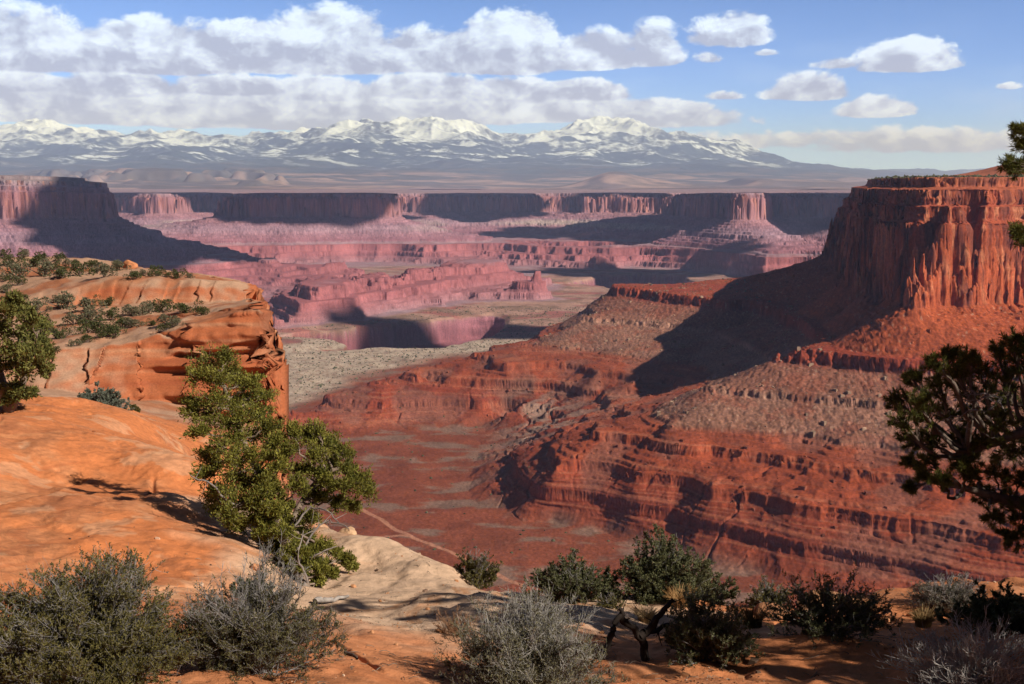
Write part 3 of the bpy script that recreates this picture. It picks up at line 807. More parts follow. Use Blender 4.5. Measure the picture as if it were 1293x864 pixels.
def seg_dist(X, Y, poly):
    d = np.full(X.shape, 1e9)
    for (a, b) in zip(poly[:-1], poly[1:]):
        ab = (b[0] - a[0], b[1] - a[1]); L2 = ab[0] ** 2 + ab[1] ** 2
        t = np.clip(((X - a[0]) * ab[0] + (Y - a[1]) * ab[1]) / L2, 0, 1)
        d = np.minimum(d, np.hypot(X - a[0] - t * ab[0], Y - a[1] - t * ab[1]))
    return d
def near_cols(X, Y, Z, n):
    r = np.hypot(X, Y); steep = 1 - n[..., 2]
    far = sst(35, 55, r)
    big = fbm(X / 2.2, Y / 2.2, 4, 0.55, seed=321)
    q = Z + 0.30 * X + 0.11 * Y + 0.5 * fbm(X / 2.5, Y / 2.5, 3, 0.5, seed=323)
    bandc = pn(q / 0.22, X / 6., 325) * 0.6 + pn(q / 0.07, X / 3., 326) * 0.4
    c = np.broadcast_to(np.array([.61, .205, .076]), X.shape + (3,)).copy()          # orange slickrock and sand
    c = mixc(c, (.58, .235, .105), sst(-.1, .5, big))
    lich = sst(.28, .5, fbm(X / .35, Y / .35, 4, .65, seed=335)) * sst(-.1, .4, fbm(X / 2.4, Y / 2.4, 2, .5, seed=337))
    c = mixc(c, (.20, .085, .05), .35 * lich)
    c = mixc(c, (.40, .115, .045), .5 * sst(.1, .6, -bandc + .6 * big))
    c = mixc(c, (.66, .40, .24), .5 * sst(.35, .75, bandc + .5 * fbm(X / .6, Y / .6, 3, .6, seed=329)) * sst(-0.1, .4, big))
    pp = sst(.32, .5, fbm(X / 1.6, Y / 1.6, 5, .6, seed=333)); c = mixc(c, (.66, .42, .26), .35 * pp)
    slab = 1 - sst(1.5, 2.7, seg_dist(X, Y, SLAB) + .5 * fbm(X / 1.1, Y / 1.1, 3, .5, seed=331))
    pale = mixc(np.broadcast_to(np.array([.60, .40, .27]), X.shape + (3,)), (.50, .25, .13), sst(0.0, .5, bandc + .3 * big))
    c = c * (1 - slab[..., None]) + pale * slab[..., None]
    sand = sst(-3.0, -1.5, X) * (1 - sst(11.5, 12.6, Y)) * (1 - slab) * (1 - far)
    c = mixc(c, (.53, .20, .085), .8 * sand)
    c = mixc(c, (.22, .08, .04), .3 * sst(.04, 0, np.abs(bandc + .15 * big)) * sst(-.2, .3, big))
    # promontory
    zq = Z + .5 * fbm(X / 9., Y / 9., 2, .5, seed=341)
    pb = pn(zq / .8, X / 60., 343) * .6 + pn(zq / .3, X / 30., 344) * .5
    p = np.broadcast_to(np.array([.43, .13, .055]), X.shape + (3,)).copy()
    p = mixc(p, (.55, .27, .15), sst(0, .6, pb))
    p = mixc(p, (.36, .10, .045), sst(.1, .7, -pb))
    top = (1 - sst(.12, .35, steep))
    soil = mixc(np.broadcast_to(np.array([.46, .285, .19]), X.shape + (3,)), (.38, .15, .075), sst(-.2, .5, fbm(X / 6., Y / 9., 4, .6, seed=347)))
    p = p * (1 - top[..., None] * .85) + soil * top[..., None] * .85
    stain = sst(.0, .45, fbm(X / 3.0, Z / 9. + Y / 40., 3, .6, seed=349)) * sst(.3, .55, steep)
    p = mixc(p, (.20, .075, .045), .75 * stain)
    c = c * (1 - far[..., None]) + p * far[..., None]
    # under the rim, out of view
    c = c * (1 + .10 * fbm(X / .25, Y / .25, 3, .6, seed=351) * (1 - far))[..., None]
    return np.clip(c, .01, .9)
def build_near():
    X, Y = sheet_points(near_z, (0, 0), (-0.62, 0.62), (1.0, 336), 1450, 1150, blur=3, base_w=0.3)
    Z = near_z(X, Y)
    n = grid_normals(X, Y, Z)
    steep = 1 - n[..., 2]
    r = np.hypot(X, Y)
    far = sst(35, 60, r)
    zw = Z + .3 * pn(X / 12., Y / 12., 361)
    lay = 1.1 * pn(zw / 1.1, X / 50. + Y / 60., 363) + .8 * pn(zw / .40, X / 22. + Y / 24., 364) + .22 * pn(X / 2.2, Z / 2.0 + Y / 3., 365)
    ds = 1.1 * lay * sst(.3, .6, steep) * far
    c = near_cols(X, Y, Z, n)
    X2 = X + n[..., 0] * ds; Y2 = Y + n[..., 1] * ds
    grid_to_objects(X2, Y2, Z, c, [
        ('rim_promontory', r > 40, MAT_SLICK, dict(kind='structure', category='rock terrace', label='orange terraced rim rock with scattered junipers')),
        ('slickrock_ground', None, MAT_SLICK, dict(kind='structure', category='ground', label='orange slickrock and sand at the overlook edge'))])
    # ground beside and behind the viewpoint
    a = np.linspace(0.615, 2 * math.pi - 0.615, 200); l = np.linspace(math.log(1.0), math.log(60), 120)
    A, L = np.meshgrid(a, l, indexing='ij'); Rr = np.exp(L)
    X, Y = Rr * np.sin(A), Rr * np.cos(A); Z = near_z(X, Y) - .01
    n = grid_normals(X, Y, Z)
    grid_to_objects(X, Y, Z, near_cols(X, Y, Z, n), [('overlook_ground', None, MAT_SLICK, dict(kind='structure', category='ground', label='sandy ground around the viewpoint'))])
build_near()

# ------------------------------------------------------------------ plants
def leaf_mat(name, transl=0.3):
    m = bpy.data.materials.new(name); m.use_nodes = True
    t = m.node_tree; n = NT(t)
    for nd in list(t.nodes): t.nodes.remove(nd)
    at = n.n('ShaderNodeAttribute', attribute_name='col')
    b = n.n('ShaderNodeBsdfPrincipled')
    b.inputs['Roughness'].default_value = 0.6
    b.inputs['Specular IOR Level'].default_value = 0.2
    t.links.new(at.outputs['Color'], b.inputs['Base Color'])
    tr = n.n('ShaderNodeBsdfTranslucent')
    t.links.new(at.outputs['Color'], tr.inputs[0])
    mx = n.n('ShaderNodeMixShader'); mx.inputs[0].default_value = transl
    t.links.new(b.outputs[0], mx.inputs[1]); t.links.new(tr.outputs[0], mx.inputs[2])
    o = n.n('ShaderNodeOutputMaterial'); t.links.new(mx.outputs[0], o.inputs[0])
    return m
MAT_LEAF = leaf_mat('leaf', .25)
MAT_DRY = leaf_mat('dry_grass', .3)
MAT_BARK = rock_mat('bark', 30.0, 0.004, 60.0, .9, .35, .1)
MAT_STONE = rock_mat('loose_rock', 12.0, 0.01, 14.0, .9, .25, .1)

def bez(p0, p1, p2, K):
    t = np.linspace(0, 1, K)[None, :, None]
    return p0[:, None] * (1 - t) ** 2 + 2 * p1[:, None] * t * (1 - t) + p2[:, None] * t * t
def along(paths, i, t):
    K = paths.shape[1]; f = t * (K - 1); j = np.minimum(f.astype(int), K - 2); w = (f - j)[:, None]
    return paths[i, j] * (1 - w) + paths[i, j + 1] * w, paths[i, j + 1] - paths[i, j]
def unit(v): return v / np.maximum(np.linalg.norm(v, axis=-1, keepdims=True), 1e-9)
class Geo:
    def __init__(self): self.v = []; self.q = []; self.c = []; self.n = 0
    def push(self, v, q, c):
        self.v.append(v); self.q.append(q + self.n); self.c.append(c); self.n += len(v)
    def tubes(self, paths, radii, col, rng, sides=3, cvar=.2):
        n, K, _ = paths.shape
        T = np.gradient(paths, axis=1); T = unit(T)
        up = np.where(np.abs(T[..., 2:3]) > .9, np.array([1., 0, 0]), np.array([0, 0, 1.]))
        U = unit(np.cross(T, up)); V = np.cross(T, U)
        a = np.arange(sides) * 2 * np.pi / sides
        rr = radii[..., None, None]
        P = paths[:, :, None] + rr * (np.cos(a)[None, None, :, None] * U[:, :, None] + np.sin(a)[None, None, :, None] * V[:, :, None])
        idx = np.arange(n * K * sides).reshape(n, K, sides)
        q = np.stack([idx[:, :-1], np.roll(idx, -1, 2)[:, :-1], np.roll(idx, -1, 2)[:, 1:], idx[:, 1:]], -1).reshape(-1, 4)
        cc = np.asarray(col) * (1 + cvar * rng.uniform(-1, 1, (n, 1)))
        self.push(P.reshape(-1, 3), q, np.repeat(cc, K * sides, 0))
    def leaves(self, c, d, L, W, col, rng, cvar=.25):
        n = len(c); d = unit(d)
        s = unit(np.cross(d, rng.normal(size=(n, 3))))
        L = np.asarray(L).reshape(-1, 1); W = np.asarray(W).reshape(-1, 1)
        m = c + d * L * .5
        P = np.stack([c, m + s * W * .5, c + d * L, m - s * W * .5], 1)
        q = np.arange(n * 4).reshape(n, 4)
        cc = np.asarray(col) * (1 + cvar * rng.uniform(-1, 1, (n, 1)))
        self.push(P.reshape(-1, 3), q, np.repeat(cc, 4, 0))
    def mesh(self, name, mat, smooth=False):
        return mesh_raw(name, np.concatenate(self.v), quads=np.concatenate(self.q), cols=np.clip(np.concatenate(self.c), .004, .95), smooth=smooth, mats=(mat,))

def bush_meshes(seed, R, H, stems=60, sec=8, tw=4, leaf=(.012, .005), leaf_n=6, lcol=((.10, .105, .045), (.16, .15, .075)), tcol=(.30, .27, .26), bare=.25, lump=.25, thick=.004, lean=(0, 0)):
    rng = np.random.RandomState(seed); R = R * .98; H = H * .84
    th = rng.uniform(0, 2 * np.pi, stems); ph = np.arccos(rng.uniform(0.02, 1, stems))
    lum = 1 + lump * np.sin(th * 2.3 + seed) * np.sin(ph * 3 + seed * 1.7) + rng.uniform(-.18, .10, stems)
    end = np.stack([R * np.sin(ph) * np.cos(th), R * np.sin(ph) * np.sin(th), H * (np.cos(ph) * .93 + .07)], -1) * lum[:, None]
    end[:, 0] += lean[0] * end[:, 2]; end[:, 1] += lean[1] * end[:, 2]
    b0 = np.stack([rng.normal(0, .12 * R, stems), rng.normal(0, .12 * R, stems), np.full(stems, -.03)], -1)
    ctl = b0 + (end - b0) * np.array([.35, .35, .6]) + rng.normal(0, .06 * R, (stems, 3))
    P1 = bez(b0, ctl, end, 6); P1[:, 1:-1] += rng.normal(0, .012 * R, P1[:, 1:-1].shape)
    n2 = stems * sec; i2 = np.repeat(np.arange(stems), sec); t2 = rng.uniform(.35, .98, n2)
    p2, d2 = along(P1, i2, t2)
    dir2 = unit(unit(d2) * .8 + rng.normal(0, .55, (n2, 3)) + np.array([0, 0, .45]) + unit(p2 * [1, 1, .6]) * .3)
    L2 = R * rng.uniform(.12, .25, n2)
    e2 = p2 + dir2 * L2[:, None]
    P2 = bez(p2, p2 + dir2 * L2[:, None] * .5 + rng.normal(0, .05, (n2, 3)) * L2[:, None], e2 + np.array([0, 0, .1]) * L2[:, None], 4)
    n3 = n2 * tw; i3 = np.repeat(np.arange(n2), tw); t3 = rng.uniform(.2, 1, n3)
    p3, d3 = along(P2, i3, t3)
    dir3 = unit(unit(d3) * .7 + rng.normal(0, .6, (n3, 3)) + np.array([0, 0, .4]))
    L3 = R * rng.uniform(.05, .14, n3)
    P3 = bez(p3, p3 + dir3 * L3[:, None] * .5 + rng.normal(0, .08, (n3, 3)) * L3[:, None], p3 + dir3 * L3[:, None], 3)
    greyst = (rng.uniform(0, 1, stems) < .28)
    out_z = sst(.35 * H, .8 * H, P3[:, 0, 2]) * rng.uniform(.2, 1, n3)
    g = Geo()
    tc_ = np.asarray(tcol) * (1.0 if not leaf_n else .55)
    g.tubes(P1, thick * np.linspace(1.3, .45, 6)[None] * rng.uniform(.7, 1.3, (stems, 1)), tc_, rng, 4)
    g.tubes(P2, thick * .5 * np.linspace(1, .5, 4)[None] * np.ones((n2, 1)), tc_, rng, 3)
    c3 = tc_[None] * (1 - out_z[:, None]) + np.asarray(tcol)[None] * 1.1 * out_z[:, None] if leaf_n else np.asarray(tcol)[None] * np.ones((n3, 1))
    g.tubes(P3, thick * .33 * np.linspace(1, .6, 3)[None] * np.ones((n3, 1)), c3, rng, 3)
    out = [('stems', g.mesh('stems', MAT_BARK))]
    if leaf_n:
        f = Geo()
        patch = pn(P3[:, 0, 0] / (R * .5) + seed, P3[:, 0, 1] / (R * .5) + P3[:, 0, 2] / R, 7)
        pbare = bare * (.25 + 1.5 * sst(.45 * H, .95 * H, P3[:, 0, 2])) - .3 * patch + .5 * bare * greyst[i2[i3]]
        keep = np.where(rng.uniform(0, 1, n3) > pbare)[0]
        leaf_n = int(leaf_n * 2.6); leaf = (leaf[0] * 1.05, leaf[1] * 1.2)
        il = np.repeat(keep, leaf_n); nl = len(il)
        c, d = along(P3, il, rng.uniform(.1, 1, nl))
        d = unit(unit(d) * .5 + rng.normal(0, .7, (nl, 3)) + np.array([0, 0, .35]))
        m = rng.uniform(0, 1, (nl, 1)) * .6 + .4 * (rng.uniform(0, 1, (n3, 1))[il])
        col = np.asarray(lcol[0]) * (1 - m) + np.asarray(lcol[1]) * m
        f.leaves(c, d, leaf[0] * rng.uniform(.6, 1.3, nl), leaf[1] * rng.uniform(.7, 1.3, nl), col, rng)
        out.append(('foliage', f.mesh('foliage', MAT_LEAF)))
    return out
def thing(name, label, cat, loc, rotz=0.0, scale=1.0, group=None):
    o = bpy.data.objects.new(name, None); COL.objects.link(o)
    o.location = loc; o.rotation_euler = (0, 0, rotz); o.scale = (scale,) * 3
    o['label'] = label; o['category'] = cat
    if group: o['group'] = group
    return o
def dup(root, loc, rotz, scale, label=None, group=None):
    r = root.copy(); COL.objects.link(r); r.location = loc; r.rotation_euler = (0, 0, rotz); r.scale = (scale,) * 3 if np.isscalar(scale) else scale
    if label: r['label'] = label
    if group: r['group'] = group
    for ch in list(root.children):
        c = ch.copy(); COL.objects.link(c); c.parent = r
        for g in ch.children:
            d = g.copy(); COL.objects.link(d); d.parent = c
    return r
def plant(name, label, cat, px, py, w, h, seed, group=None, Y=None, **kw):
    """px, py: where its foot stands; w, h: its width and height, all as measured on the photograph, turned into metres at the foot's distance"""
    p = hit(px, py) if Y is None else at_y(px, py, Y)
    if Y is not None: p[2] = float(near_z(p[0:1], p[1:2])[0])
    k = p[1] / F_PX
    o = thing(name, label, cat, p, 0, 1, group)
    for nm, me in bush_meshes(seed, w * k * .5, h * k, **kw): add(nm, me, o)
    return o
OLIVE = ((.070, .062, .016), (.19, .16, .05))
GREY = (.34, .31, .30)
DKGREEN = ((.072, .08, .034), (.19, .185, .085))
SAGE = ((.12, .135, .10), (.22, .235, .18))
plant('blackbrush_bush', 'large olive and grey bush filling the lower left corner', 'bush', 105, 872, 305, 175, 1, Y=6.1, stems=190, sec=12, tw=6, leaf=(.016, .0055), leaf_n=6, lcol=OLIVE, tcol=GREY, bare=.22, thick=.0035)
plant('blackbrush_bush', 'grey twiggy bush with olive leaves beside the lower left corner bush', 'bush', 322, 862, 215, 148, 2, Y=6.6, stems=160, sec=12, tw=6, leaf=(.014, .005), leaf_n=4, lcol=((.070, .064, .024), (.17, .148, .06)), tcol=GREY, bare=.5, thick=.0035)
plant('blackbrush_bush', 'pale grey round bush at the bottom centre of the overlook', 'bush', 675, 880, 240, 142, 3, Y=6.8, stems=170, sec=11, tw=6, leaf=(.013, .0045), leaf_n=4, lcol=((.13, .12, .055), (.23, .20, .11)), tcol=(.42, .39, .36), bare=.45, thick=.0035)
plant('blackbrush_bush', 'dark green low bush behind the pale grey round bush', 'bush', 722, 757, 110, 58, 4, stems=80, sec=8, tw=4, leaf=(.022, .009), leaf_n=7, lcol=DKGREEN, tcol=GREY, bare=.25, thick=.005)
plant('blackbrush_bush', 'small grey bush on the edge of the pale rock slab', 'bush', 601, 741, 62, 56, 5, stems=60, sec=8, tw=4, leaf=(.022, .008), leaf_n=5, lcol=OLIVE, tcol=GREY, bare=.45, thick=.005)
plant('blackbrush_bush', 'dense dark green bush on the rim with a lower right shoulder', 'bush', 836, 758, 125, 96, 6, stems=110, sec=9, tw=4, leaf=(.022, .009), leaf_n=8, lcol=DKGREEN, tcol=(.26, .25, .23), bare=.1, thick=.005)
plant('blackbrush_bush', 'low dark green bush pressed against the right of the dense rim bush', 'bush', 900, 762, 62, 46, 7, stems=60, sec=8, tw=4, leaf=(.020, .008), leaf_n=7, lcol=DKGREEN, tcol=GREY, bare=.2, thick=.005)
plant('blackbrush_bush', 'small round grey bush on the rim left of the flat rim rocks', 'bush', 970, 770, 64, 44, 8, stems=70, sec=8, tw=4, leaf=(.018, .007), leaf_n=4, lcol=OLIVE, tcol=GREY, bare=.5, thick=.005)
plant('blackbrush_bush', 'wide grey bush on the sunlit rim at the far right', 'bush', 1198, 768, 100, 46, 9, stems=90, sec=8, tw=4, leaf=(.018, .006), leaf_n=3, lcol=((.12, .11, .07), (.20, .18, .13)), tcol=(.33, .29, .28), bare=.6, thick=.005)
plant('blackbrush_bush', 'round dark green bush just right of the forked dead snag', 'bush', 895, 866, 150, 96, 10, Y=7.6, stems=90, sec=8, tw=4, leaf=(.016, .006), leaf_n=6, lcol=DKGREEN, tcol=GREY, bare=.2)
plant('dead_bush', 'bare grey twiggy bush in the lower right corner', 'bush', 1235, 888, 210, 82, 11, Y=6.4, stems=150, sec=8, tw=4, leaf_n=0, tcol=(.42, .39, .37), thick=.004)
plant('blackbrush_bush', 'shaded dark bush between the dead snag and the bare corner bush', 'bush', 1050, 850, 170, 80, 12, Y=8.0, stems=80, sec=8, tw=4, leaf=(.016, .006), leaf_n=6, lcol=DKGREEN, tcol=GREY, bare=.2)
plant('juniper_bush', 'low dark juniper bush in shade at the right edge of the frame', 'bush', 1262, 812, 150, 58, 13, Y=8.8, stems=70, sec=8, tw=4, leaf=(.022, .01), leaf_n=9, lcol=DKGREEN, tcol=GREY, bare=.05)
plant('dry_bush', 'small reddish brown dry bush casting a shadow on pale slab', 'bush', 575, 803, 62, 40, 14, stems=60, sec=8, tw=4, leaf_n=0, tcol=(.30, .17, .10), thick=.003)
plant('sagebrush', 'grey green sagebrush behind the orange slickrock dome', 'bush', 126, 514, 62, 36, 15, Y=31, stems=70, sec=8, tw=4, leaf=(.05, .02), leaf_n=7, lcol=SAGE, tcol=GREY, bare=.1, thick=.012)
plant('blackbrush_bush', 'small green bush peeking up behind the grey twiggy bush', 'bush', 318, 736, 54, 36, 16, Y=9.8, stems=50, sec=8, tw=4, leaf=(.018, .008), leaf_n=8, lcol=((.08, .095, .04), (.14, .155, .08)), tcol=GREY, bare=.05)
plant('blackbrush_bush', 'tiny green tuft at the foot of the left rim cliff', 'bush', 170, 522, 14, 12, 17, Y=40, stems=30, sec=6, tw=3, leaf=(.05, .02), leaf_n=6, lcol=OLIVE, tcol=GREY, bare=.1, thick=.01)
plant('blackbrush_bush', 'small twiggy bush below the dark green low bush', 'bush', 770, 768, 40, 24, 18, stems=40, sec=7, tw=3, leaf=(.015, .006), leaf_n=3, lcol=OLIVE, tcol=GREY, bare=.5)

def grass_tuft(label, px, py, w, h, seed, col=(.50, .30, .13), Y=None):
    p = hit(px, py) if Y is None else at_y(px, py, Y)
    if Y is not None: p[2] = float(near_z(p[0:1], p[1:2])[0])
    k = p[1] / F_PX; R_, H_ = w * k * .5, h * k
    rng = np.random.RandomState(seed); n = 260
    th = rng.uniform(0, 2 * np.pi, n); rr = R_ * .45 * np.sqrt(rng.uniform(0, 1, n))
    b0 = np.stack([rr * np.cos(th), rr * np.sin(th), np.full(n, -.01)], -1)
    out = np.stack([np.cos(th), np.sin(th), np.zeros(n)], -1) * R_ * rng.uniform(.1, .7, (n, 1)) + rng.normal(0, .1 * R_, (n, 3))
    e = b0 + out; e[:, 2] = H_ * rng.uniform(.45, 1.05, n)
    g = Geo(); g.tubes(bez(b0, b0 + np.array([0, 0, .6]) * H_, e, 4), np.array([[.003, .0026, .002, .001]]) * np.ones((n, 1)), col, rng, 3, .3)
    return add('bunch_grass', g.mesh('bunch_grass', MAT_DRY), label=label, category='grass tuft', group='dry grass tufts on the rim').__setattr__('location', p)
grass_tuft('golden dry grass tuft under the dark green rim bush', 858, 766, 44, 26, 31)
grass_tuft('pale grass tuft left of the dark green rim bush foot', 822, 752, 30, 22, 32)
grass_tuft('pale grass tuft on the orange bank above the dead snag', 815, 786, 40, 22, 33, (.52, .36, .20))
grass_tuft('thin grass tuft beside the flat rim rocks', 1084, 784, 40, 30, 34, (.42, .25, .11))
grass_tuft('dry grass tuft in front of the small round grey bush', 950, 792, 50, 30, 35, (.40, .24, .10))
grass_tuft('dry grass tuft at the foot of the wide grey rim bush', 1165, 792, 44, 26, 36, (.42, .27, .12))
grass_tuft('pale dry grass tuft behind the pale grey round bush', 765, 752, 34, 20, 37, (.46, .34, .22))

# ------------------------------------------------------------------ trees
def crown_tree(name, label, cat, base, trunk_pts, clumps, seed, kind='juniper', leaf=(.06, .022), per=26, twigs=14, lcol=((.058, .068, .012), (.30, .27, .05)), trunk_r=.09, dead=(), dead_r=.012, rs=1.0, tcol=(.23, .17, .13)):
    """base: foot; trunk_pts: list of trunk polylines [(x, y, z, r)...]; clumps: (x, y, z, radius); all in metres from the foot"""
    rng = np.random.RandomState(seed)
    o = thing(name, label, cat, base)
    g = Geo()
    allp = []
    for tp in trunk_pts:
        tp = np.array(tp, dtype=float); K = len(tp)
        tt = np.linspace(0, K - 1, 6 * (K - 1) + 1)
        P = np.stack([np.interp(tt, np.arange(K), tp[:, i]) for i in range(4)], -1)
        P[1:-1, :3] += rng.normal(0, .16, (len(P) - 2, 3)) * P[1:-1, 3:4]
        # soften the corners
        for it in range(2): P[1:-1] = (P[:-2] + 2 * P[1:-1] + P[2:]) / 4
        g.tubes(P[None, :, :3], P[None, :, 3], tcol, rng, 8, .1)
        allp.append(P)
    allp = np.concatenate(allp)
    f = Geo()
    C = np.array(clumps, dtype=float); n = len(C)
    # limb from the nearest lower trunk point to every clump
    st = []
    for c in C:
        d = np.linalg.norm(allp[:, :3] - c[:3], axis=1) + .8 * np.maximum(allp[:, 2] - c[2], 0) + .15 * (np.arange(len(allp)) == 0)
        st.append(allp[int(np.argmin(d)), :3])
    st = np.array(st)
    mid = (st + C[:, :3]) / 2 + rng.normal(0, .12, (n, 3)) * np.linalg.norm(C[:, :3] - st, axis=1)[:, None] + np.array([0, 0, -.04])
    limbs = bez(st, mid, C[:, :3], 8); limbs[:, 1:-1] += rng.normal(0, .014, limbs[:, 1:-1].shape)
    rl = .010 + .016 * np.linalg.norm(C[:, :3] - st, axis=1)
    g.tubes(limbs, rl[:, None] * np.linspace(1.0, .35, 8)[None], tcol, rng, 5, .15)
    it = np.repeat(np.arange(n), twigs); nt = len(it)
    dirs = unit(rng.normal(0, 1, (nt, 3)) * np.array([1, 1, .75]) + np.array([0, 0, .25]))
    L = C[it, 3] * rs * rng.uniform(.35, 1.08, nt)
    s0, _ = along(limbs, it, rng.uniform(.7, 1.0, nt))
    e0 = C[it, :3] + dirs * L[:, None]
    tw = bez(s0, (s0 + e0) / 2 + rng.normal(0, .12, (nt, 3)) * L[:, None], e0, 5)
    g.tubes(tw, .0042 * np.linspace(1, .45, 5)[None] * np.ones((nt, 1)), np.asarray(tcol) * 1.1, rng, 3, .2)
    il = np.repeat(np.arange(nt), per); nl = len(il)
    if kind == 'juniper':
        c, d = along(tw, il, np.minimum(rng.uniform(.35, 1.15, nl), .999))
        c = c + rng.normal(0, .16, (nl, 3)) * C[it[il], 3:4]
        d = unit(unit(d) * .55 + rng.normal(0, .55, (nl, 3)) + np.array([0, 0, .5]))
    else:
        c, d = along(tw, il, .55 + .449 * rng.uniform(0, 1, nl) ** .6)
        d = unit(unit(d) * .75 + rng.normal(0, .5, (nl, 3)) + np.array([0, 0, .12]))
    m = np.clip(.5 * rng.uniform(0, 1, (nl, 1)) + .3 * rng.uniform(0, 1, (nt, 1))[il] + .25 * rng.uniform(0, 1, (n, 1))[it[il]], 0, 1)
    col = np.asarray(lcol[0]) * (1 - m) + np.asarray(lcol[1]) * m
    f.leaves(c, d, leaf[0] * rng.uniform(.6, 1.25, nl), leaf[1] * rng.uniform(.7, 1.2, nl), col, rng)
    tr = add('trunk', g.mesh('trunk', MAT_BARK, True), o)
    add('crown', f.mesh('crown', MAT_LEAF), o)
    if dead:
        for dp in dead:
            dg = Geo()
            dp = np.array(dp, dtype=float); K = len(dp)
            tt = np.linspace(0, K - 1, 4 * (K - 1) + 1)
            P = np.stack([np.interp(tt, np.arange(K), dp[:, i]) for i in range(3)], -1)
            P[1:-1] += rng.normal(0, .012, P[1:-1].shape)
            dg.tubes(P[None], np.linspace(dead_r, dead_r * .35, len(P))[None], (.24, .20, .18), rng, 5, .15)
            k = 7
            i_ = np.zeros(k, int); p, d = along(P[None], i_, rng.uniform(.3, .95, k))
            dd = unit(unit(d) * .5 + rng.normal(0, .7, (k, 3)))
            LL = rng.uniform(.08, .22, k)[:, None]
            dg.tubes(bez(p, p + dd * LL * .5 + rng.normal(0, .02, (k, 3)), p + dd * LL, 4), dead_r * .35 * np.linspace(1, .4, 4)[None] * np.ones((k, 1)), (.26, .22, .20), rng, 3, .15)
            add('dead_branch', dg.mesh('dead_branch', MAT_BARK, True), o)
    return o
def rel(base, px, py, Y): return at_y(px, py, Y) - base
# the juniper leaning out of the gully between dome and slab
jb = hit(384, 742); JY = jb[1] + .6
rngj = np.random.RandomState(77)
def jc(px, py, rp, dy=None):
    Y = JY + (rngj.uniform(-.55, .55) if dy is None else dy) + max(742 - py, 0) / 290. * 2.6
    p = rel(jb, px, py, Y); return (p[0], p[1], p[2], rp * Y / F_PX)
J_CL = [jc(*q) for q in ((368, 700, 15, -.45), (357, 674, 16, -.45), (346, 645, 16, -.5), (380, 722, 12, -.45), (335, 618, 16, -.5), (392, 700, 13, -.4), (405, 722, 10, -.4),
  (262, 460, 20), (285, 452, 16), (295, 470, 17), (250, 478, 16), (275, 482, 20), (303, 484, 14), (322, 486, 15), (246, 512, 18), (268, 506, 20), (292, 508, 20), (240, 522, 13),
  (318, 505, 18), (335, 500, 13), (262, 530, 18), (285, 535, 20), (308, 528, 20), (330, 525, 17), (300, 556, 20), (278, 562, 18), (325, 550, 18), (345, 540, 15), (350, 556, 14),
  (318, 578, 20), (342, 575, 18), (295, 588, 18), (272, 590, 14), (362, 570, 15), (385, 548, 15), (400, 545, 13), (372, 545, 12), (415, 560, 16), (432, 572, 14), (398, 575, 17), (420, 590, 18), (442, 592, 15),
  (455, 605, 16), (465, 622, 13), (440, 615, 17), (418, 612, 15), (402, 598, 14), (430, 635, 14), (446, 640, 11), (408, 630, 10), (382, 595, 14),
  (330, 600, 17), (310, 612, 18), (285, 622, 17), (300, 640, 20), (325, 632, 18), (345, 620, 16), (275, 645, 15), (318, 658, 17), (340, 652, 16), (300, 665, 13), (350, 672, 11), (330, 676, 10),
  (372, 690, 12), (385, 705, 10), (378, 722, 11), (340, 700, 15), (356, 716, 13), (395, 715, 13), (410, 690, 13), (372, 735, 9), (388, 680, 14), (366, 668, 14), (425, 702, 10), (438, 706, 8), (412, 716, 7), (395, 690, 9), (360, 640, 12), (255, 600, 14), (268, 625, 15), (290, 655, 15), (312, 640, 16), (335, 660, 15), (358, 655, 13), (345, 690, 12), (362, 708, 11), (375, 670, 13), (392, 655, 12), (320, 690, 10), (300, 605, 16), (325, 605, 16), (355, 590, 16), (375, 615, 14), (395, 625, 13), (262, 575, 14), (248, 545, 13), (400, 735, 8), (420, 725, 8), (445, 716, 6))]
def jt(*pts): return [tuple(rel(jb, px, py, JY + dy + max(742 - py, 0) / 290. * 2.6)) + (r,) for (px, py, dy, r) in pts]
crown_tree('juniper_tree', 'green juniper leaning out of the gully beside the orange dome', 'tree', jb,
  [[(0, 0, -.15, .075)] + jt((380, 722, -.45, .068), (368, 700, -.3, .06), (355, 672, -.1, .052), (345, 640, 0, .045), (330, 605, 0, .04), (312, 570, .1, .045), (298, 530, 0, .035), (285, 495, -.05, .025), (276, 470, 0, .014)),
   jt((358, 680, -.1, .042), (372, 650, .15, .036), (388, 622, .2, .04), (408, 598, .1, .03), (432, 590, .1, .018)),
   jt((345, 640, 0, .045), (318, 632, -.25, .035), (296, 640, -.35, .022))], J_CL, 42, per=44, twigs=24, leaf=(.045, .017), rs=1.16,
  dead=[jt(*[(px, py, dy, 0) for (px, py, dy) in q]) and [tuple(rel(jb, px, py, JY + dy + max(742 - py, 0) / 290. * 2.6)) for (px, py, dy) in q] for q in (
    ((372, 700, -.3), (395, 672, -.4), (415, 655, -.45), (440, 668, -.5)), ((360, 680, -.2), (392, 640, -.3), (412, 645, -.4), (428, 660, -.4)), ((378, 715, -.4), (400, 700, -.6), (425, 690, -.6)),
    ((300, 640, -.3), (262, 610, -.5), (240, 600, -.6)), ((388, 736, -.5), (376, 700, -.9), (383, 670, -1.0)))], dead_r=.016)
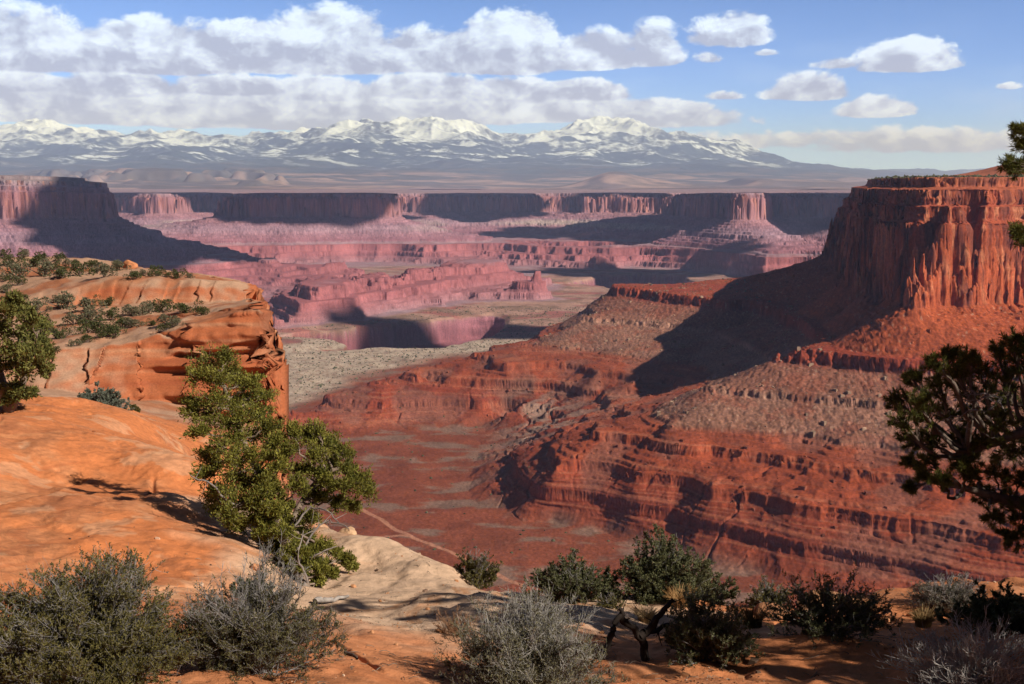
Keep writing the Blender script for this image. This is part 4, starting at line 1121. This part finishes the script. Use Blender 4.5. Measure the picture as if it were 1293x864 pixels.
# juniper at the left edge
lb = hit(14, 519, r0=26)
LY = lb[1]
rngl = np.random.RandomState(5)
def lc(px, py, rp):
    Y = LY + rngl.uniform(-.9, .9); p = rel(lb, px, py, Y); return (p[0], p[1], p[2], rp * Y / F_PX)
crown_tree('juniper_tree', 'yellow green juniper bush at the left frame edge behind the dome', 'tree', lb,
  [[(0, 0, -.2, .14), (-.2, 0, .8, .12), (-.5, .1, 1.8, .07), (-.6, 0, 2.6, .03)], [(0, 0, 0, .1), (.35, .1, .8, .07), (.6, 0, 1.4, .04)]],
  [lc(*q) for q in ((5, 395, 16), (22, 392, 14), (38, 402, 14), (52, 412, 12), (10, 415, 18), (30, 420, 18), (48, 432, 15), (58, 448, 12), (8, 440, 18), (28, 445, 18), (45, 455, 16), (55, 468, 12), (12, 465, 18), (32, 470, 16), (5, 490, 16), (22, 495, 15), (36, 500, 10), (10, 508, 9),
    (-15, 400, 18), (-18, 430, 20), (-18, 460, 20), (-14, 490, 18), (-40, 430, 20), (-42, 465, 20), (18, 378, 9))], 43, per=34, twigs=18, leaf=(.10, .042), rs=1.1, lcol=((.075, .085, .022), (.23, .21, .055)))
# pinyon at the right edge, its trunk just outside the frame
pb = np.array([4.4, 7.9, 0.0]); pb[2] = float(near_z(pb[0:1], pb[1:2])[0])
rngp = np.random.RandomState(6)
def pc(px, py, rp, Y0=7.7, sp=.5):
    Y = Y0 + rngp.uniform(-sp, sp); p = rel(pb, px, py, Y); return (p[0], p[1], p[2], rp * Y / F_PX)
P_CL = [pc(*q) for q in ((1132, 506, 15), (1140, 530, 16), (1152, 478, 13), (1160, 505, 18), (1178, 462, 14), (1186, 485, 18), (1200, 447, 13), (1207, 470, 17), (1222, 455, 14), (1215, 495, 20), (1240, 470, 20), (1262, 445, 16), (1282, 432, 16), (1290, 455, 20), (1268, 475, 20),
  (1245, 500, 22), (1275, 505, 22), (1172, 525, 19), (1200, 525, 22), (1230, 530, 22), (1260, 535, 22), (1290, 540, 22), (1150, 556, 15), (1178, 555, 18), (1208, 555, 20), (1240, 560, 20), (1275, 570, 22), (1150, 585, 11), (1172, 582, 14), (1190, 605, 13), (1165, 600, 9), (1150, 615, 9), (1215, 590, 15),
  (1258, 600, 20), (1288, 605, 22), (1240, 628, 16), (1270, 636, 20), (1290, 655, 22), (1255, 655, 14), (1275, 678, 14), (1228, 600, 14), (1225, 580, 14),
  (1310, 440, 26), (1330, 480, 30), (1325, 530, 30), (1320, 590, 30), (1320, 650, 28), (1350, 420, 30), (1370, 500, 34), (1370, 570, 34), (1360, 640, 34), (1310, 690, 24))]
P_CL += [pc(*q, 7.6, .25) for q in ((1282, 165, 13), (1292, 182, 15), (1275, 208, 10), (1290, 212, 14), (1283, 292, 10), (1292, 305, 12), (1310, 180, 20), (1320, 300, 24), (1345, 330, 26), (1370, 380, 30))]
# the rest of the crown, to the right of the frame and towards the sun
for k in range(88):
    a = rngp.uniform(-.9, 2.6); rr = rngp.uniform(.3, 1.45)
    P_CL.append((.35 + rr * math.sin(a) + .3, min(rr * math.cos(a) * .9 - .1, .12 + .1 * math.sin(7 * a)), rngp.uniform(.9, 2.0), rngp.uniform(.16, .26)))
for k in range(20):
    a = rngp.uniform(0, 6.28); hh = rngp.uniform(2.0, 3.75); rr = rngp.uniform(.1, .62) * (1.25 - (hh - 2.0) / 2.2)
    P_CL.append((.32 + rr * math.cos(a), rr * math.sin(a) * .8 - .1, hh, rngp.uniform(.15, .24)))
PINE = ((.028, .036, .010), (.20, .195, .042))
pinyon = crown_tree('pinyon_pine', 'dark pinyon pine reaching in from the right frame edge', 'tree', pb,
  [[(0, 0, -.2, .17), (.1, .05, .8, .15), (.05, -.05, 1.8, .12), (.15, 0, 2.9, .08), (.1, 0, 3.9, .03)],
   [(.08, 0, .7, .08), (-.35, -.1, 1.0, .06), (-.75, -.15, 1.25, .04), (-1.15, -.15, 1.35, .022)],
   [(.06, 0, 1.5, .08), (-.3, -.15, 1.75, .06), (-.7, -.2, 1.8, .04), (-1.1, -.1, 1.6, .02)]], P_CL, 44, kind='pinyon', leaf=(.045, .0048), per=64, twigs=24, rs=1.1, lcol=PINE, tcol=(.14, .105, .085),
  dead=[[tuple(rel(pb, px, py, 7.5)) for (px, py) in q] for q in (((1262, 505), (1245, 518), (1215, 522), (1190, 530)), ((1250, 500), (1230, 495), (1218, 486)), ((1270, 520), (1262, 505), (1245, 498), (1222, 508)), ((1290, 580), (1262, 560), (1240, 545)))], dead_r=.008)
# two more pinyons outside the frame on the right, they shade the lower right corner
for (x, y, rz, sc_) in ((4.6, 6.4, 1.57, 1.1), (4.3, 7.3, 1.57, .8), (6.6, 6.3, 1.75, 1.0), (8.0, 7.0, 1.4, 1.05), (6.4, 4.1, 1.6, 1.3)):
    z = float(near_z(np.array([x]), np.array([y]))[0])
    dup(pinyon, (x, y, z), rz, sc_, 'pinyon pine standing outside the frame on the right', 'pinyons beside the viewpoint')

# ------------------------------------------------------------------ dead snag in the shade
sb = hit(812, 834)
SY = sb[1]
def sp_(*pts): return [tuple(rel(sb, px, py, SY + dy)) + (r,) for (px, py, dy, r) in pts]
def snag():
    rng = np.random.RandomState(9); g = Geo()
    for tp in (sp_((818, 842, 0, .034), (814, 818, 0, .030), (808, 802, 0, .027), (795, 790, -.05, .024), (786, 776, -.05, .020), (782, 768, -.05, .012)),
               sp_((786, 774, -.05, .020), (776, 792, -.1, .022), (768, 810, -.15, .024), (760, 832, -.2, .026)),
               sp_((808, 804, 0, .034), (818, 796, .05, .028), (828, 784, .08, .024), (838, 770, .1, .02), (850, 757, .12, .012)),
               sp_((812, 798, 0, .024), (830, 796, .2, .02), (848, 790, .3, .01))):
        tp = np.array(tp); K = len(tp); tt = np.linspace(0, K - 1, 5 * (K - 1) + 1)
        P = np.stack([np.interp(tt, np.arange(K), tp[:, i]) for i in range(4)], -1)
        P[1:-1, :3] += rng.normal(0, .016, (len(P) - 2, 3)); P[:, 3] *= rng.uniform(.9, 1.1, len(P))
        for it in range(2): P[1:-1] = (P[:-2] + 2 * P[1:-1] + P[2:]) / 4
        g.tubes(P[None, :, :3], P[None, :, 3], (.035, .026, .022), rng, 8, .1)  # wood colour darkened, deep shade put into it
        i_ = rng.randint(0, 1, 9); p, d = along(P[None, :, :3], i_, rng.uniform(.15, .98, 9)); dd = unit(unit(d) * .3 + rng.normal(0, .7, (9, 3))); LL = rng.uniform(.03, .13, 9)[:, None]
        g.tubes(bez(p, p + dd * LL * .5 + rng.normal(0, .012, (9, 3)), p + dd * LL, 4), .007 * np.linspace(1, .3, 4)[None] * np.ones((9, 1)), (.035, .026, .022), rng, 4, .1)
    o = add('dead_snag', g.mesh('dead_snag', MAT_BARK, True), label='dark twisted dead wood snag standing in the shade at the rim', category='dead tree')
    o.location = sb
snag()
def driftwood(label, pts, r, col=(.36, .31, .28)):
    P0 = [hit(*p) for p in pts]; b = P0[0]
    P = np.array(P0) - b; P[:, 2] += r
    rng = np.random.RandomState(len(label)); tt = np.linspace(0, len(P) - 1, 6 * (len(P) - 1) + 1)
    Q = np.stack([np.interp(tt, np.arange(len(P)), P[:, i]) for i in range(3)], -1); Q[1:-1] += rng.normal(0, r * .3, Q[1:-1].shape)
    g = Geo(); g.tubes(Q[None], np.linspace(r, r * .4, len(Q))[None] * np.ones((1, 1)), col, rng, 7, .1)
    o = add('dead_log', g.mesh('dead_log', MAT_BARK, True), label=label, category='dead wood'); o.location = b
driftwood('weathered grey log lying below the juniper tree', [(398, 764), (418, 762), (440, 757)], .035)
driftwood('short grey stick lying in the sand near the big left bushes', [(436, 826), (446, 829), (452, 834)], .014, (.14, .10, .08))

# ------------------------------------------------------------------ junipers scattered on the promontory
SHRUB = []
for k in range(6):
    rng = np.random.RandomState(300 + k); f = Geo(); g = Geo()
    nb = 9; bc = np.stack([rng.normal(0, .38, nb), rng.normal(0, .38, nb), rng.uniform(.2, .85, nb)], -1)
    br = rng.uniform(.2, .36, nb)
    n = 900; ib = rng.randint(0, nb, n); d = unit(rng.normal(0, 1, (n, 3)) + np.array([0, 0, .3]))
    c = bc[ib] + d * br[ib, None] * rng.uniform(.5, 1.0, (n, 1)); c[:, 2] = np.maximum(c[:, 2], .02)
    tone = ((.045, .055, .018), (.12, .125, .045)) if k < 4 else ((.11, .105, .06), (.20, .185, .11))
    m = rng.uniform(0, 1, (n, 1))
    f.leaves(c, d + rng.normal(0, .5, (n, 3)), .15 * rng.uniform(.6, 1.3, n), .08 * rng.uniform(.6, 1.3, n), np.asarray(tone[0]) * (1 - m) + np.asarray(tone[1]) * m, rng)
    st = np.zeros((nb, 3)) - np.array([0, 0, .1]); g.tubes(bez(st, st * .5 + bc * .5 + rng.normal(0, .08, (nb, 3)), bc, 5), np.linspace(.05, .02, 5)[None] * np.ones((nb, 1)), (.2, .15, .12), rng, 4)
    SHRUB.append((g.mesh('stems', MAT_BARK), f.mesh('foliage', MAT_LEAF)))
UP = [(15,65,40),(60,130,70),(30,90,50),(110,90,60),(165,120,70),(150,75,40),(215,75,40),(230,130,60),(290,120,60),(330,95,40),(380,125,60),(430,105,50),(480,140,45),(570,125,50),(600,135,30),(650,135,40),(690,140,25),(420,95,30),(70,165,40),(20,150,30),(255,100,40),(350,120,30),(520,130,30),(200,105,45),(90,60,40)]
LO = [(60,225,60),(20,190,40),(240,235,80),(320,255,70),(380,235,50),(210,225,40),(330,290,70),(270,300,60),(320,330,60),(410,285,50),(440,310,60),(480,270,60),(480,310,50),(540,260,50),(590,250,70),(610,300,60),(600,330,40),(685,255,60),(740,265,50),(230,350,60),(420,340,70),(275,385,35),(320,370,40),(150,300,60),(170,335,60),(370,355,30),(130,260,60),(70,250,40),(550,310,35),(640,310,40),(205,410,18),(360,330,60)]
rngs = np.random.RandomState(12)
first = {}
for (lst, lab, grp) in ((UP, 'small dark juniper on the top terrace of the left rim promontory', 'junipers on the top terrace'), (LO, 'small dark juniper on the middle ledge of the left rim promontory', 'junipers on the middle ledge')):
    for j, (cx, cy, cw) in enumerate(lst):
        px, py = cx / 2.879, 300 + (cy + cw * .28) / 2.879
        p = hit(px, py, r0=55)
        sc_ = max(cw / 2.879 * p[1] / F_PX / 1.25, .3)
        v = int(rngs.randint(0, 6))
        if v not in first:
            o = thing('juniper_bush', lab, 'bush', p, rngs.uniform(0, 6), sc_, grp)
            add('stems', SHRUB[v][0], o); add('foliage', SHRUB[v][1], o); first[v] = o
        else:
            dup(first[v], p, rngs.uniform(0, 6), (sc_, sc_, sc_ * rngs.uniform(.75, 1.05)), lab, grp)

# ------------------------------------------------------------------ loose rocks
import bmesh
def rock_mesh(name, seed, size, flat=.6, col=(.5, .24, .12), sub=3):
    bm = bmesh.new(); bmesh.ops.create_icosphere(bm, subdivisions=sub, radius=1.0)
    co = np.array([v.co[:] for v in bm.verts]); fc = np.array([[v.index for v in f.verts] for f in bm.faces]); bm.free()
    n = unit(co)
    rng = np.random.RandomState(seed)
    # planes cut the lump into facets
    for k in range(14):
        d = unit(rng.normal(0, 1, (1, 3)))[0]; h = rng.uniform(.55, .85)
        ex = np.maximum(co @ d - h, 0); co = co - ex[:, None] * d * .92
    co = co * (1 + .06 * fbm(n[:, 0] * 2.5 + seed, n[:, 1] * 2.5 + n[:, 2] * 1.7, 3, .5, seed=seed))[:, None]
    co = co * np.array(size) * np.array([1, 1, flat])
    c = np.asarray(col) * (1 + .18 * fbm(n[:, 0] * 3 + n[:, 2], n[:, 1] * 3 + seed, 3, .6, seed=seed + 1))[:, None]
    return mesh_raw(name, co, tris=fc, cols=c, smooth=False, mats=(MAT_STONE,))
def rock(label, px, py, w, h, seed, col=(.52, .25, .12), name='boulder', Y=None, sink=.25):
    p = hit(px, py) if Y is None else at_y(px, py, Y)
    if Y is not None: p[2] = float(near_z(p[0:1], p[1:2])[0])
    k = p[1] / F_PX
    o = add(name, rock_mesh(name, seed, (w * k * .5, w * k * .42, h * k * .62), 1.0, col), label=label, category='rock')
    o.location = (p[0], p[1], p[2] + h * k * (.5 - sink)); o.rotation_euler = (0, 0, seed)
rock('long flat orange rock on the rim between two grey bushes', 1045, 772, 120, 26, 51)
rock('low orange rock slab left of the long flat rim rock', 975, 778, 70, 18, 52, (.48, .22, .11))
rock('dark edged orange rock on the rim at the right frame edge', 1278, 758, 60, 22, 53, (.46, .2, .1))
rock('small pale stone on the rim beside the round grey bush', 1022, 782, 26, 14, 54, (.58, .36, .22))
rock('rounded cream boulder where the pale slab meets the juniper', 440, 700, 34, 26, 55, (.58, .36, .21), Y=15.4, sink=.4)
rock('cream angular block left of the rounded cream boulder', 358, 668, 34, 26, 56, (.58, .36, .22), Y=16.2)
rock('reddish block wedged above the cream angular block', 352, 640, 26, 22, 57, (.48, .2, .11), Y=17.5)
rock('pale block under the juniper branches at the gully head', 345, 700, 34, 20, 58, (.58, .37, .24), Y=14.0)
rock('tall orange block behind the juniper branches', 352, 610, 24, 34, 59, (.50, .23, .13), Y=20)
rock('broken cream rock among the lower juniper roots', 372, 690, 24, 18, 101, (.58, .37, .24), Y=14.6)
rock('reddish broken rock behind the juniper trunk', 398, 668, 26, 22, 102, (.50, .24, .13), Y=16.6)
rock('flat cream rock right of the juniper trunk', 410, 712, 30, 14, 103, (.60, .40, .26), Y=14.2)
rock('small orange rock at the lip of the juniper gully', 322, 728, 18, 12, 104, (.50, .22, .10), Y=11.9)
rock('tall cream block highest in the juniper gully', 376, 640, 22, 30, 105, (.56, .35, .22), Y=18.5)
rock('upper split block at the right end of the rim cliff', 322, 377, 22, 26, 91, (.46, .17, .08), Y=82)
rock('lower split block at the right end of the rim cliff', 316, 398, 26, 24, 92, (.48, .19, .09), Y=68)
rock('dark fractured block on the corner of the rim cliff', 331, 402, 18, 30, 93, (.36, .13, .07), Y=66)
rock('orange toppled block at the base of the rim cliff corner', 326, 540, 36, 26, 95, (.50, .21, .10), Y=60)
rock('orange boulder on the skyline of the top terrace', 164, 337, 22, 13, 60, (.55, .22, .1), Y=120)
for j, (px, py, w, h) in enumerate(((470, 800, 9, 5), (500, 815, 7, 4), (540, 770, 8, 4), (430, 790, 9, 5), (735, 790, 10, 6), (760, 800, 8, 5), (930, 790, 12, 7), (1120, 785, 12, 7), (1150, 778, 14, 7), (880, 778, 12, 6), (1240, 775, 12, 6), (480, 760, 7, 4), (446, 742, 9, 5), (1000, 790, 10, 5))):
    rock('small orange stone lying on the sand near the rim', px, py, w, h, 70 + j, (.5, .24, .12), 'stone')
for o in COL.objects:
    if o.name.startswith('stone'): o['group'] = 'small stones on the sand'

# ------------------------------------------------------------------ scrub and rubble too many to count
def blobs(name, P, size, cols, seed, kind='scrub'):
    rng = np.random.RandomState(seed); n = len(P)
    if kind == 'scrub':
        b = np.array([[1, 0, 0], [0, 1, 0], [-1, 0, 0], [0, -1, 0], [0, 0, 1.15], [.7, .7, .6], [-.7, .7, .6], [-.7, -.7, .6], [.7, -.7, .6]], dtype=float)
        t = np.array([[0, 5, 8], [0, 1, 5], [1, 6, 5], [1, 2, 6], [2, 7, 6], [2, 3, 7], [3, 8, 7], [3, 0, 8], [4, 5, 6], [4, 6, 7], [4, 7, 8], [4, 8, 5]])
    else:
        b = np.array([[-1, -1, -.7], [1, -1, -.7], [1, 1, -.7], [-1, 1, -.7], [-.8, -.8, .8], [.8, -.8, .8], [.8, .8, .8], [-.8, .8, .8]], dtype=float) * .7
        t = np.array([[0, 1, 5], [0, 5, 4], [1, 2, 6], [1, 6, 5], [2, 3, 7], [2, 7, 6], [3, 0, 4], [3, 4, 7], [4, 5, 6], [4, 6, 7]])
    m = len(b)
    a = rng.uniform(0, 6.28, n); ca, sa = np.cos(a), np.sin(a)
    q = b[None] * (1 + rng.uniform(-.35, .35, (n, m, 1))) * (np.asarray(size)[:, None, None] * rng.uniform(.7, 1.3, (n, 1, 3)))
    x = q[..., 0] * ca[:, None] - q[..., 1] * sa[:, None]; y = q[..., 0] * sa[:, None] + q[..., 1] * ca[:, None]
    V = np.stack([x, y, q[..., 2]], -1) + P[:, None]
    T = (t[None] + (np.arange(n) * m)[:, None, None]).reshape(-1, 3)
    return mesh_raw(name, V.reshape(-1, 3), tris=T, cols=np.repeat(cols, m, 0), smooth=False, mats=(MAT_CANYON,))
def scatter(n, xr, yr, wfun, seed):
    rng = np.random.RandomState(seed)
    r = np.sqrt(rng.uniform(yr[0] ** 2, yr[1] ** 2, n)); t = rng.uniform(xr[0], xr[1], n)
    X, Y = r * t, r
    keep = rng.uniform(0, 1, n) < wfun(X, Y)
    X, Y = X[keep], Y[keep]
    return X, Y, rng
def scrub():
    def w(X, Y):
        s = sigma_field(X, Y); sm = SIG(X, Y)
        cl = sst(-.3, .5, fbm(X / 60., Y / 60., 3, .6, seed=401))
        w_ = .75 * (sm < -90) * (sm > -290) * (Y > 1800) * (.35 + .65 * cl) + .10 * (s < 12) * (Y < 2200) * cl + 1.0 * (s > 428) * (s < 520) * (X > 300) + .3 * (s > 256) * (s < 300) * (Y > 1900) * cl + .02 * (s < 60)
        return w_
    X, Y, rng = scatter(60000, (-.36, .52), (1000, 3600), w, 402)
    P = np.stack([X, Y, canyon_z(X, Y) - .15], -1)
    size = rng.lognormal(0, .35, len(X)) * 1.15
    size[(X > 380) & (P[:, 2] > -20)] *= 1.5
    g = rng.uniform(0, 1, (len(X), 1))
    c = np.array([.055, .062, .03]) * (1 - g) + np.array([.13, .125, .075]) * g
    add('desert_scrub', blobs('desert_scrub', P, size, c, 403), kind='stuff', category='scrub', label='dark desert scrub dotting the plateau and canyon floor')
    def w2(X, Y):
        s = sigma_field(X, Y)
        return np.clip(1.0 * (s > 150) * (s < 352) * sst(.0, .5, fbm(X / 45., Y / 45., 3, .6, seed=411)) + .5 * (s > 12) * (s < 150) * sst(-.1, .4, fbm(X / 30., Y / 30., 3, .6, seed=415)), 0, 1)
    X, Y, rng = scatter(42000, (-.2, .5), (1050, 2350), w2, 412)
    P = np.stack([X, Y, canyon_z(X, Y)], -1)
    size = np.minimum(.55 * rng.pareto(2.2, len(X)) + .5, 4.2)
    z = P[:, 2]; s = sigma_field(X, Y)
    g = rng.uniform(0, 1, (len(X), 1))
    c = np.where((s > 268)[:, None], np.array([.33, .10, .05]), np.where((s > 152)[:, None], np.array([.33, .215, .15]), np.array([.24, .075, .042]))) * (.55 + .8 * g)
    add('talus_rubble', blobs('talus_rubble', P, size, c, 413, 'rock'), kind='stuff', category='rubble', label='fallen blocks strewn over the talus slopes')
scrub()
def gravel():
    rng = np.random.RandomState(700); n = 26000
    Y = 4.5 + 13 * rng.uniform(0, 1, n) ** 1.3; X = Y * rng.uniform(-.62, .62, n)
    w = sst(-.25, .45, fbm(X / 1.2, Y / 1.2, 3, .6, seed=701)) * (1 - .85 * sst(-1.2, -2.4, X) * sst(9.5, 10.5, Y))
    k = rng.uniform(0, 1, n) < w * .55; X, Y = X[k], Y[k]; n = len(X)
    size = np.minimum(.004 * (1 + rng.pareto(2.4, n)), .035)
    P = np.stack([X, Y, near_z(X, Y) + size * .2], -1)
    g = rng.uniform(0, 1, (n, 1)); h = rng.uniform(0, 1, (n, 1))
    c = np.where(h < .3, np.array([.16, .10, .07]), np.where(h < .85, np.array([.42, .19, .09]), np.array([.58, .40, .28]))) * (.7 + .5 * g)
    add('gravel', blobs('gravel', P, size, c, 702, 'rock'), kind='stuff', category='gravel', label='pebbles and grit on the sand of the overlook')
    n = 5200
    Y = 5 + 9 * rng.uniform(0, 1, n) ** 1.2; X = Y * rng.uniform(-.6, .6, n)
    k = rng.uniform(0, 1, n) < sst(-.1, .5, fbm(X / .9, Y / .9, 3, .6, seed=705)) * (1 - .9 * sst(-1.2, -2.4, X) * sst(9.5, 10.5, Y)); X, Y = X[k], Y[k]; n = len(X)
    a = rng.uniform(0, 6.28, n); L = rng.uniform(.02, .12, n)
    p0 = np.stack([X, Y, near_z(X, Y) + .006], -1); X1 = X + L * np.cos(a); Y1 = Y + L * np.sin(a)
    p2 = np.stack([X1, Y1, near_z(X1, Y1) + .008], -1)
    gg = Geo(); gg.tubes(bez(p0, (p0 + p2) / 2 + rng.normal(0, .012, (n, 3)) + np.array([0, 0, .012]), p2, 4), .0022 * np.linspace(1.2, .6, 4)[None] * rng.uniform(.6, 1.6, (n, 1)), (.22, .17, .13), rng, 3, .45)
    add('twig_litter', gg.mesh('twig_litter', MAT_BARK), kind='stuff', category='litter', label='broken twigs and plant litter on the sand')
gravel()

# ------------------------------------------------------------------ clouds above the picture that shade the far mesas
def cloud_mesh(parts, seed):
    V = []; T = []; n0 = 0
    bm = bmesh.new(); bmesh.ops.create_icosphere(bm, subdivisions=4, radius=1.0)
    co = np.array([v.co[:] for v in bm.verts]); fc = np.array([[v.index for v in f.verts] for f in bm.faces]); bm.free()
    for k, (c, r) in enumerate(parts):
        q = co * (1 + .28 * fbm(co[:, 0] * 2 + k, co[:, 1] * 2 + co[:, 2] * 1.3 + seed, 4, .55, seed=500 + k))[:, None]
        q = q * np.array(r); q[:, 2] = np.where(q[:, 2] < 0, q[:, 2] * .25, q[:, 2])
        V.append(q + np.array(c)); T.append(fc + n0); n0 += len(q)
    return np.concatenate(V), np.concatenate(T)
mc = bpy.data.materials.new('cloud'); mc.use_nodes = True
mc.node_tree.nodes['Principled BSDF'].inputs['Base Color'].default_value = (.9, .9, .92, 1)
mc.node_tree.nodes['Principled BSDF'].inputs['Roughness'].default_value = 1.0
mc.node_tree.nodes['Principled BSDF'].inputs['Specular IOR Level'].default_value = 0.0
def shade(px, Y, z, rx, ry, H=3300.0):
    X = (px - 646.5) / F_PX * Y
    t = (H - z) / S_DIR[2]
    return (np.array([X, Y, z]) + S_DIR * t, (rx, ry, 260.0))
SHADES = [shade(410, 6350, -130, 420, 300), shade(350, 6450, -150, 300, 300), shade(940, 6150, -150, 420, 420), shade(1060, 6500, -180, 420, 500), shade(215, 4650, -200, 560, 620), shade(300, 4800, -300, 420, 300), shade(170, 4500, -100, 260, 380),
          shade(420, 7450, -150, 560, 420), shade(250, 8300, -200, 900, 350),
          shade(930, 6600, -220, 620, 800), shade(1020, 6700, -220, 500, 700), shade(1090, 7400, -150, 500, 900), shade(850, 6500, -300, 420, 350),
          shade(720, 7100, -280, 520, 320), shade(620, 7900, -140, 500, 260), shade(820, 8100, -120, 520, 260),
          shade(650, 2980, -405, 200, 120), shade(530, 3120, -450, 170, 70), shade(790, 5150, -440, 420, 260)]
v, t = cloud_mesh(SHADES, 3)
add('clouds', mesh_raw('clouds', v, tris=t, smooth=True, mats=(mc,)), kind='stuff', category='clouds', label='fair weather clouds high above the canyon')
